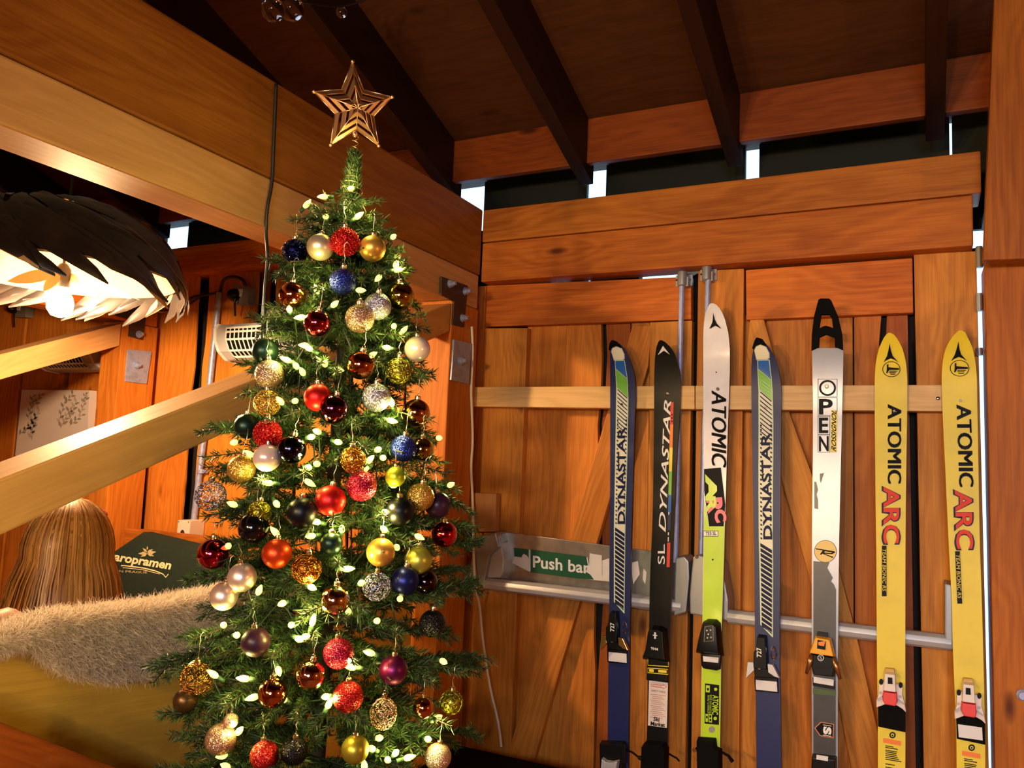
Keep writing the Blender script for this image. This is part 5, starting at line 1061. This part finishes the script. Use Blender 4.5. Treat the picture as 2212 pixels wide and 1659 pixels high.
def sph_dir(i, n): z = 1-2*(i+.5)/n; a = i*2.39996; r = math.sqrt(max(0, 1-z*z)); return Vector((r*math.cos(a), r*math.sin(a), z))
def ball_mesh(fin, col):
    k = (fin, col)
    if k in MESH: return MESH[k]
    m_ = bauble_mat(fin, col); mb = MB()
    if fin in ('shiny', 'matte', 'glitter'): mb.sphere((0,0,0), 1, 36, 22)
    elif fin == 'sequin':
        mb.sphere((0,0,0), .93, 24, 14)
        for i in range(230): d = sph_dir(i, 230); mb.sphere(d*.95, .075, 6, 4)
    elif fin == 'wire':
        mb.sphere((0,0,0), .80, 20, 12)
        for i in range(46):
            n_ = sph_dir(i*7 % 46, 46); a = n_.orthogonal().normalized(); b = n_.cross(a); ph = random.random()*6; R_ = random.uniform(.82, .99)
            mb.tube([(a*math.cos(ph+q*.16)+b*math.sin(ph+q*.16)).normalized()*R_+n_*random.uniform(-.03,.03) for q in range(28)], .022, 4)
    else:
        for i in range(58):
            n_ = sph_dir(i, 58); a = n_.orthogonal().normalized(); b = n_.cross(a); sg = 1 if i % 2 else -1; ph = i*1.7; P = []
            for q in range(22): r_ = .05+.17*(1-q/21)+.10*(q > 17)*(q-17)/4; an = ph+sg*q*.42; P.append((n_+a*(r_*math.cos(an))+b*(r_*math.sin(an))).normalized()*.98)
            mb.tube(P, .026, 4)
        for i in range(30):
            n_ = sph_dir(i, 30); a = n_.orthogonal().normalized(); b = n_.cross(a); P = [(n_*(.35)+(a*math.cos(q*.2+i)+b*math.sin(q*.2+i))).normalized()*.97 for q in range(10)]; mb.tube(P, .02, 4)
    me = mb.mesh(m_, smooth=True, name='ball'); MESH[k] = me; return me
capm = MB().lathe([(.20,.93),(.22,.97),(.21,1.20),(.17,1.24),(.05,1.25)], (0,0,0), 14).tube([(0+.09*math.cos(a), 0, 1.32+.09*math.sin(a)) for a in [i*.63 for i in range(10)]], .022, 5, True).mesh(mat('bauble_cap', (.72, .60, .38), .25, 1), smooth='auto', name='cap')
hookm = MB().tube([(0,0,1.40),(.10,.02,1.75),(-.03,0,2.1),(-.02,0,2.75),(.12,-.1,2.95),(.2,-.2,2.8)], .022, 5).mesh(WIRE, smooth=True, name='hook')
BAL = []
for (px, py, rp, fin, col, lab) in BA:
    p, tt = on_tree(px, py, 1.06); R_ = rp*tt/FPX
    root = bpy.data.objects.new('bauble', None); root.empty_display_size = .02; C.objects.link(root); root.location = p; root.scale = (R_,)*3 if 'openwork' not in lab else (R_*.95, R_*.95, R_*1.12)
    root.rotation_euler = (random.uniform(-.12,.12), random.uniform(-.12,.12), random.uniform(0,6.28)); tag(root, lab, 'bauble', 'baubles on the christmas tree')
    for nm, me in (('ball', ball_mesh(fin, col)), ('cap', capm), ('hook', hookm)):
        c_ = bpy.data.objects.new(nm, me); C.objects.link(c_); c_.parent = root
    BAL.append((p, R_))
BP = np.array([[*p] for p, r in BAL]); BR = np.array([r for p, r in BAL])
TOC = (np.array(CAM)[None]-BP); TOC /= np.linalg.norm(TOC, axis=1)[:, None]
# --- fairy lights positions
FL = [(698,425),(663,441),(704,468),(775,466),(850,511),(855,571),(860,583),(817,601),(779,627),(684,625),(723,657),(625,668),(649,686),(657,746),(665,751),(618,777),(639,790),(653,803),(702,786),(731,799),(804,767),(835,751),(872,714),(851,704),(757,408),
 (605,866),(638,866),(527,902),(505,956),(537,980),(731,798),(846,909),(846,869),(949,946),(673,944),(685,932),(731,955),(817,971),(799,993),(828,989),(667,1010),(684,1002),(540,1018),(577,1043),(669,1043),(849,1048),(974,1047),(502,1089),(598,1089),(832,1106),(682,1127),(594,1149),(717,1149),(739,1142),(671,1158),(829,1143),(906,1160),(857,1182),(752,1229),(493,1179),(788,1013),
 (752,1232),(674,1269),(864,1294),(781,1259),(517,1270),(560,1275),(609,1304),(483,1350),(512,1372),(629,1350),(676,1340),(752,1320),(815,1341),(646,1381),(661,1375),(798,1410),(758,1441),(418,1434),(460,1456),(526,1466),(545,1507),(611,1509),(711,1520),(703,1505),(958,1429),(972,1520),(947,1550),(820,1594),(925,1597),(479,1633),(487,1655),(855,1626),(884,1636),(787,1654),(517,1579),(602,1450),(802,1617),(837,1641)]
FL = [p for i, p in enumerate(FL) if all((p[0]-q[0])**2+(p[1]-q[1])**2 > 30 for q in FL[:i])]
FPT = [on_tree(x, y, 1.03)[0] for x, y in FL]
# --- tree
tree = thing('christmas_tree', (TX, TY, 0), 'slim green artificial christmas tree hung with baubles and lit bulbs in the middle', 'christmas tree')
mb = MB(); mb.tube([(TX,TY,.05),(TX,TY,1.2),(TX,TY,2.0)], [.018,.016,.008], 10); mb.build('trunk', mat('trunk_brown', (.02, .015, .008), .8), tree, smooth=True)
mb = MB()
for k in range(3): a = k*2.094; mb.tube([(TX,TY,.12),(TX+.12*math.cos(a),TY+.12*math.sin(a),.07),(TX+.22*math.cos(a),TY+.22*math.sin(a),.012)], .012, 8)
mb.build('stand', BLK, tree, smooth=True)
NEED = mat('needles', (.030, .085, .020), .45, spec=.4); nt = NEED.node_tree; at = nd(nt, 'ShaderNodeAttribute', attribute_name='shade'); rp = nd(nt, 'ShaderNodeMix', data_type='RGBA')
rp.inputs[6].default_value = (.011, .032, .009, 1); rp.inputs[7].default_value = (.058, .115, .024, 1); nt.links.new(at.outputs['Fac'], rp.inputs[0]); nt.links.new(rp.outputs[2], nt.nodes['Principled BSDF'].inputs['Base Color'])
STEM = mat('twig_brown', (.035, .025, .010), .8)
def clear(P):                      # keep needles out of the baubles and of the space right before them
    d = P[:, None, :]-BP[None]; along = np.einsum('ijk,jk->ij', d, TOC); perp2 = (d**2).sum(2)-along**2
    bad = ((d**2).sum(2) < (BR*1.03)**2) | ((perp2 < (BR*.93)**2) & (along > 0) & (along < .16)); return ~bad.any(1)
def needles(curves, dens, ln):
    """curves: list of point arrays; returns verts, quads, shade"""
    Q = []; S = []
    for cv in curves:
        cv = np.array(cv); seg = np.diff(cv, axis=0); sl = np.linalg.norm(seg, axis=1); L_ = sl.sum(); n = max(6, int(L_*dens)); t_ = np.sort(rng.uniform(0.02, 1, n))*L_; cum = np.concatenate([[0], np.cumsum(sl)])
        ix = np.clip(np.searchsorted(cum, t_)-1, 0, len(seg)-1); fr = (t_-cum[ix])/sl[ix]; p = cv[ix]+seg[ix]*fr[:, None]; tg = seg[ix]/sl[ix][:, None]
        rv = rng.normal(size=(n, 3)); rv -= (rv*tg).sum(1)[:, None]*tg; rv /= np.linalg.norm(rv, axis=1)[:, None]; rv[:, 2] = rv[:, 2]*.8+.06
        fwd = rng.uniform(.45, 1.0, n)[:, None]; d = tg*fwd+rv; d /= np.linalg.norm(d, axis=1)[:, None]; l = (rng.uniform(.75, 1.15, n)*ln)[:, None]
        sd = np.cross(d, rng.normal(size=(n, 3))); sd /= np.linalg.norm(sd, axis=1)[:, None]; w_ = .00108
        mid = p+d*l*.45; tip = p+d*l+tg*l*.12; ok = clear(tip) & clear(mid)
        q = np.stack([p-sd*w_*.5, mid-sd*w_, tip, mid+sd*w_], 1)[ok]; Q.append(q); S.append(rng.uniform(0, 1, ok.sum())**1.4)
    Q = np.concatenate(Q); S = np.concatenate(S); return Q, S
def needle_obj(name, curves, dens, ln, stems=True):
    Q, S = needles(curves, dens, ln); n = len(Q); vs = Q.reshape(-1, 3); mb = MB()
    if stems:
        for cv in curves:
            mb.tube([tuple(p) for p in cv], .0014, 4)
    nv = len(mb.V); org = np.array([TX, TY, 0]); V_ = np.concatenate([np.array(mb.V).reshape(-1, 3), vs]) if nv else vs
    F_ = mb.F+[(nv+4*i, nv+4*i+1, nv+4*i+2, nv+4*i+3) for i in range(n)]
    me = bpy.data.meshes.new(name); me.from_pydata((V_-org).tolist(), [], F_); me.materials.append(NEED); me.materials.append(STEM)
    me.polygons.foreach_set('material_index', [1]*len(mb.F)+[0]*n)
    a = me.attributes.new('shade', 'FLOAT', 'POINT'); a.data.foreach_set('value', np.concatenate([np.zeros(nv), np.repeat(S, 4)]).astype(np.float32))
    o = bpy.data.objects.new(name, me); C.objects.link(o); o.parent = tree; return o
def branch_curves(z, az, L_, tilt):
    out = []; d = np.array([math.cos(az), math.sin(az), 0]); up = np.array([0,0,1.]); sdv_ = np.array([-d[1], d[0], 0])
    base = np.array([TX, TY, z]); bend = random.uniform(-.25, .25); dr = random.uniform(.25, .55)
    def pt(s_): return base+d*(L_*s_)+up*(tilt*L_*s_-dr*L_*s_*s_*.75)+sdv_*(bend*L_*s_*s_)
    main = [pt(s_) for s_ in np.linspace(.12, 1, 9)]; out.append(main[2:] if L_ > .12 else main)
    nt_ = max(4, int(L_/.017)); k = 0
    for i in range(nt_):
        s_ = .30+.66*(i+random.random()*.5)/nt_; p = pt(s_); tg = pt(min(1, s_+.05))-pt(s_-.05); tg /= np.linalg.norm(tg); sg = 1 if i % 2 else -1
        a = random.uniform(.6, 1.0); ll = random.uniform(.055, .095)*(1.1-.4*s_)*min(1, L_/.16+.35); dv = tg*math.cos(a)+sdv_*sg*math.sin(a)+up*random.uniform(-.28, .35); dv /= np.linalg.norm(dv)
        out.append([p+dv*ll*q+up*(-.15*ll*q*q) for q in (0, .35, .7, 1)])
    return out
camaz = math.atan2(CAM.y-TY, CAM.x-TX); NB = 100; i = 0
core = []
for k in range(150):
    z = .50+1.45*(k+.5)/150; az = k*2.39996+random.uniform(-.2,.2)
    z_out = z+.05; L_ = rad(min(z_out, 1.95))*random.uniform(.82, 1.16); cvs = branch_curves(z, az, L_, random.uniform(.25,.6))
    dif = abs((az-camaz+math.pi) % (2*math.pi)-math.pi)
    if i < NB and (dif < 2.0): needle_obj('branch', cvs, 1250, .0165); i += 1
    else: core += cvs
# twigs that carry baubles or bulbs at the edge: short sprigs reaching to their hooks
for p, r in BAL:
    hk = np.array(p)+np.array([0,0,r*2.6]); ax_ = np.array([TX, TY, hk[2]-.05]); dv = hk-ax_; core.append([ax_+dv*q+np.array([0,0,.03*math.sin(q*3.14)]) for q in (.45,.65,.85,1.08)])
for p in FPT:
    q = np.array(p); ax_ = np.array([TX, TY, q[2]-.02]); dv = q-ax_; core.append([ax_+dv*s_ for s_ in (.55,.75,.92)]); 
for k in range(820):      # short shoots close to the trunk
    z = .45+1.46*random.random(); az = random.uniform(0, 6.283); r1 = rad(z)*random.uniform(.45, .92); d = np.array([math.cos(az), math.sin(az), 0]); b0 = np.array([TX, TY, z]); ll = random.uniform(.05, .09); dv = d*random.uniform(.4,1)+np.array([-d[1], d[0], 0])*random.uniform(-.8,.8)+np.array([0,0,random.uniform(-.5,.6)]); dv /= np.linalg.norm(dv)
    s0 = b0+d*max(.0, r1-ll*.8); core.append([s0+dv*ll*q for q in (0,.35,.7,1)])
o = needle_obj('inner_foliage', core, 1100, .0165); o['kind'] = 'stuff'
# dense leader at the top
lead = [[np.array([TX+.015*math.cos(a)*j, TY+.015*math.sin(a)*j, 1.90]), np.array([TX+.015*math.cos(a)*j, TY+.015*math.sin(a)*j, 1.98]), np.array([TX+.006*math.cos(a)*j, TY+.006*math.sin(a)*j, 2.075])] for a in (0,1.26,2.5,3.8,5.0) for j in (.3,1)]
needle_obj('leader_shoot', lead, 1900, .016)
# --- string lights
sl_ = thing('fairy_lights', (TX, TY, .5), 'string of warm yellow glowing fairy lights wound through the christmas tree', 'fairy lights')
led = mat('fairy_glow', (1, .9, .5), .4, emit=(1, .92, .11), es=FAIRY)
bme = MB().lathe([(.0022,-.010),(.0048,-.006),(.0054,0),(.0038,.006),(.0008,.012)], (0,0,0), 10).mesh(led, smooth=True, name='bulb'); sme = MB().lathe([(.0035,-.022),(.0042,-.010)], (0,0,0), 8).mesh(mat('green_socket', (.02,.06,.02), .5), smooth=True, name='bulb_socket')
for p in FPT:
    q = bpy.data.objects.new('bulb', bme); C.objects.link(q); q.parent = sl_; q.location = p-Vector(WL[sl_.name])
    outv = Vector((p.x-TX, p.y-TY, 0)).normalized()+Vector((random.gauss(0,.7), random.gauss(0,.7), random.uniform(-.6,1.0))); q.rotation_euler = outv.to_track_quat('Z', 'Y').to_euler()
    q2 = bpy.data.objects.new('bulb_socket', sme); C.objects.link(q2); q2.parent = q
for k_, p in enumerate(FPT):
    if k_ % 3 == 0:
        ov = Vector((p.x-TX, p.y-TY, 0)).normalized(); lamp('fairy_lamp', 'POINT', p+ov*.014+Vector((0,0,.012)), FAIRY_W, (1, .84, .20), .006)
order = sorted(FPT, key=lambda p: (round((p.z)/.12), math.atan2(p.y-TY, p.x-TX)*(1 if round(p.z/.12) % 2 else -1)))
path = []
for p in order: c_ = Vector((TX, TY, p.z)); path += [c_.lerp(p, .90)-Vector((0,0,.012)), c_.lerp(p, .72)-Vector((0,0,.03))]
path += [Vector((TX+.15, TY-.05, .55)), Vector((TX+.10, TY, .06))]
MB().tube(path, .0016, 5).build('wire', mat('dark_green_wire', (.006, .02, .008), .5), sl_, smooth=True)
# ------------------------------------------------------------------ star topper
ST = 1.675
cen = (773, 233); tips = [(761.5,133),(847,209.5),(818,314.5),(714,313),(678,198)]; inn = [(785,194),(807,251),(770,280),(724,246),(738,193)]
st = thing('star_topper', Z(770,290,ST), 'gold openwork five-pointed star topper on a wire spring above the tree', 'star')
STG = mat('rose_gold_mirror', (.95, .62, .36), .32, 1)
ftv = -ray(*cen).normalized()
P3 = lambda p, h=0: Z(*p, ST)+ftv*h
mb = MB(); cf, cb = P3(cen, .022), P3(cen, -.022)
ring = []
for k in range(5): ring += [P3(tips[k]), P3(inn[k])]
for k in range(10): mb.tube([ring[k], ring[(k+1) % 10]], .0013, 6); mb.tube([ring[k], cf], .0011, 6); mb.tube([ring[k], cb], .0011, 6)
mb.build('star_frame', STG, st, smooth=True)
for k in range(5):
    for j, ci in enumerate((k, (k-1) % 5)):          # two facets per point, front and back
        tip, iv = P3(tips[k]), P3(inn[ci])
        for apex in (cf, cb):
            mb = MB()
            for (a0, a1) in ((.04,.20),(.34,.52),(.66,.82)):          # bars parallel to the outer edge
                q = [tip.lerp(apex, a0), iv.lerp(apex, a0), iv.lerp(apex, a1), tip.lerp(apex, a1)]
                c_ = sum(q, Vector())/4; q = [c_+(v-c_)*.97 for v in q]; n_ = (q[1]-q[0]).cross(q[3]-q[0]).normalized()*.0012; mb.hexa([v+n_ for v in q], [v-n_ for v in q])
            mb.build('facet_bars', STG, st)
mb = MB()
for p in tips: mb.sphere(P3(p), .0042, 10, 8)
mb.build('tip_bead', STG, st, smooth=True)
mb = MB(); mb.sphere(P3((767,290)), .0055, 10, 8, (1,1,1.3)); P = []
top, bt = P3((768,296)), Vector((TX, TY, 2.065))
for i in range(200):
    u = i/199; r_ = .006 if u < .45 else .006+.019*(u-.45)/.55; z = top.z+(1.985-top.z)*u; cx = top.x+(TX-top.x)*min(1, u*1.6); cy = top.y+(TY-top.y)*min(1, u*1.6); an = u*(2*math.pi*10); P.append((cx+r_*math.cos(an), cy+r_*math.sin(an), z))
mb.tube(P, .0009, 5); mb.build('spring', STG, st, smooth=True)
# ------------------------------------------------------------------ window behind the viewer that gives the cool daylight
struct(MB().box(.1, 1.0, YN+.004, YN+.012, 1.3, 2.2).build('window_1', mat('window_glass', (.6,.75,.9), .1, trans=.5)))
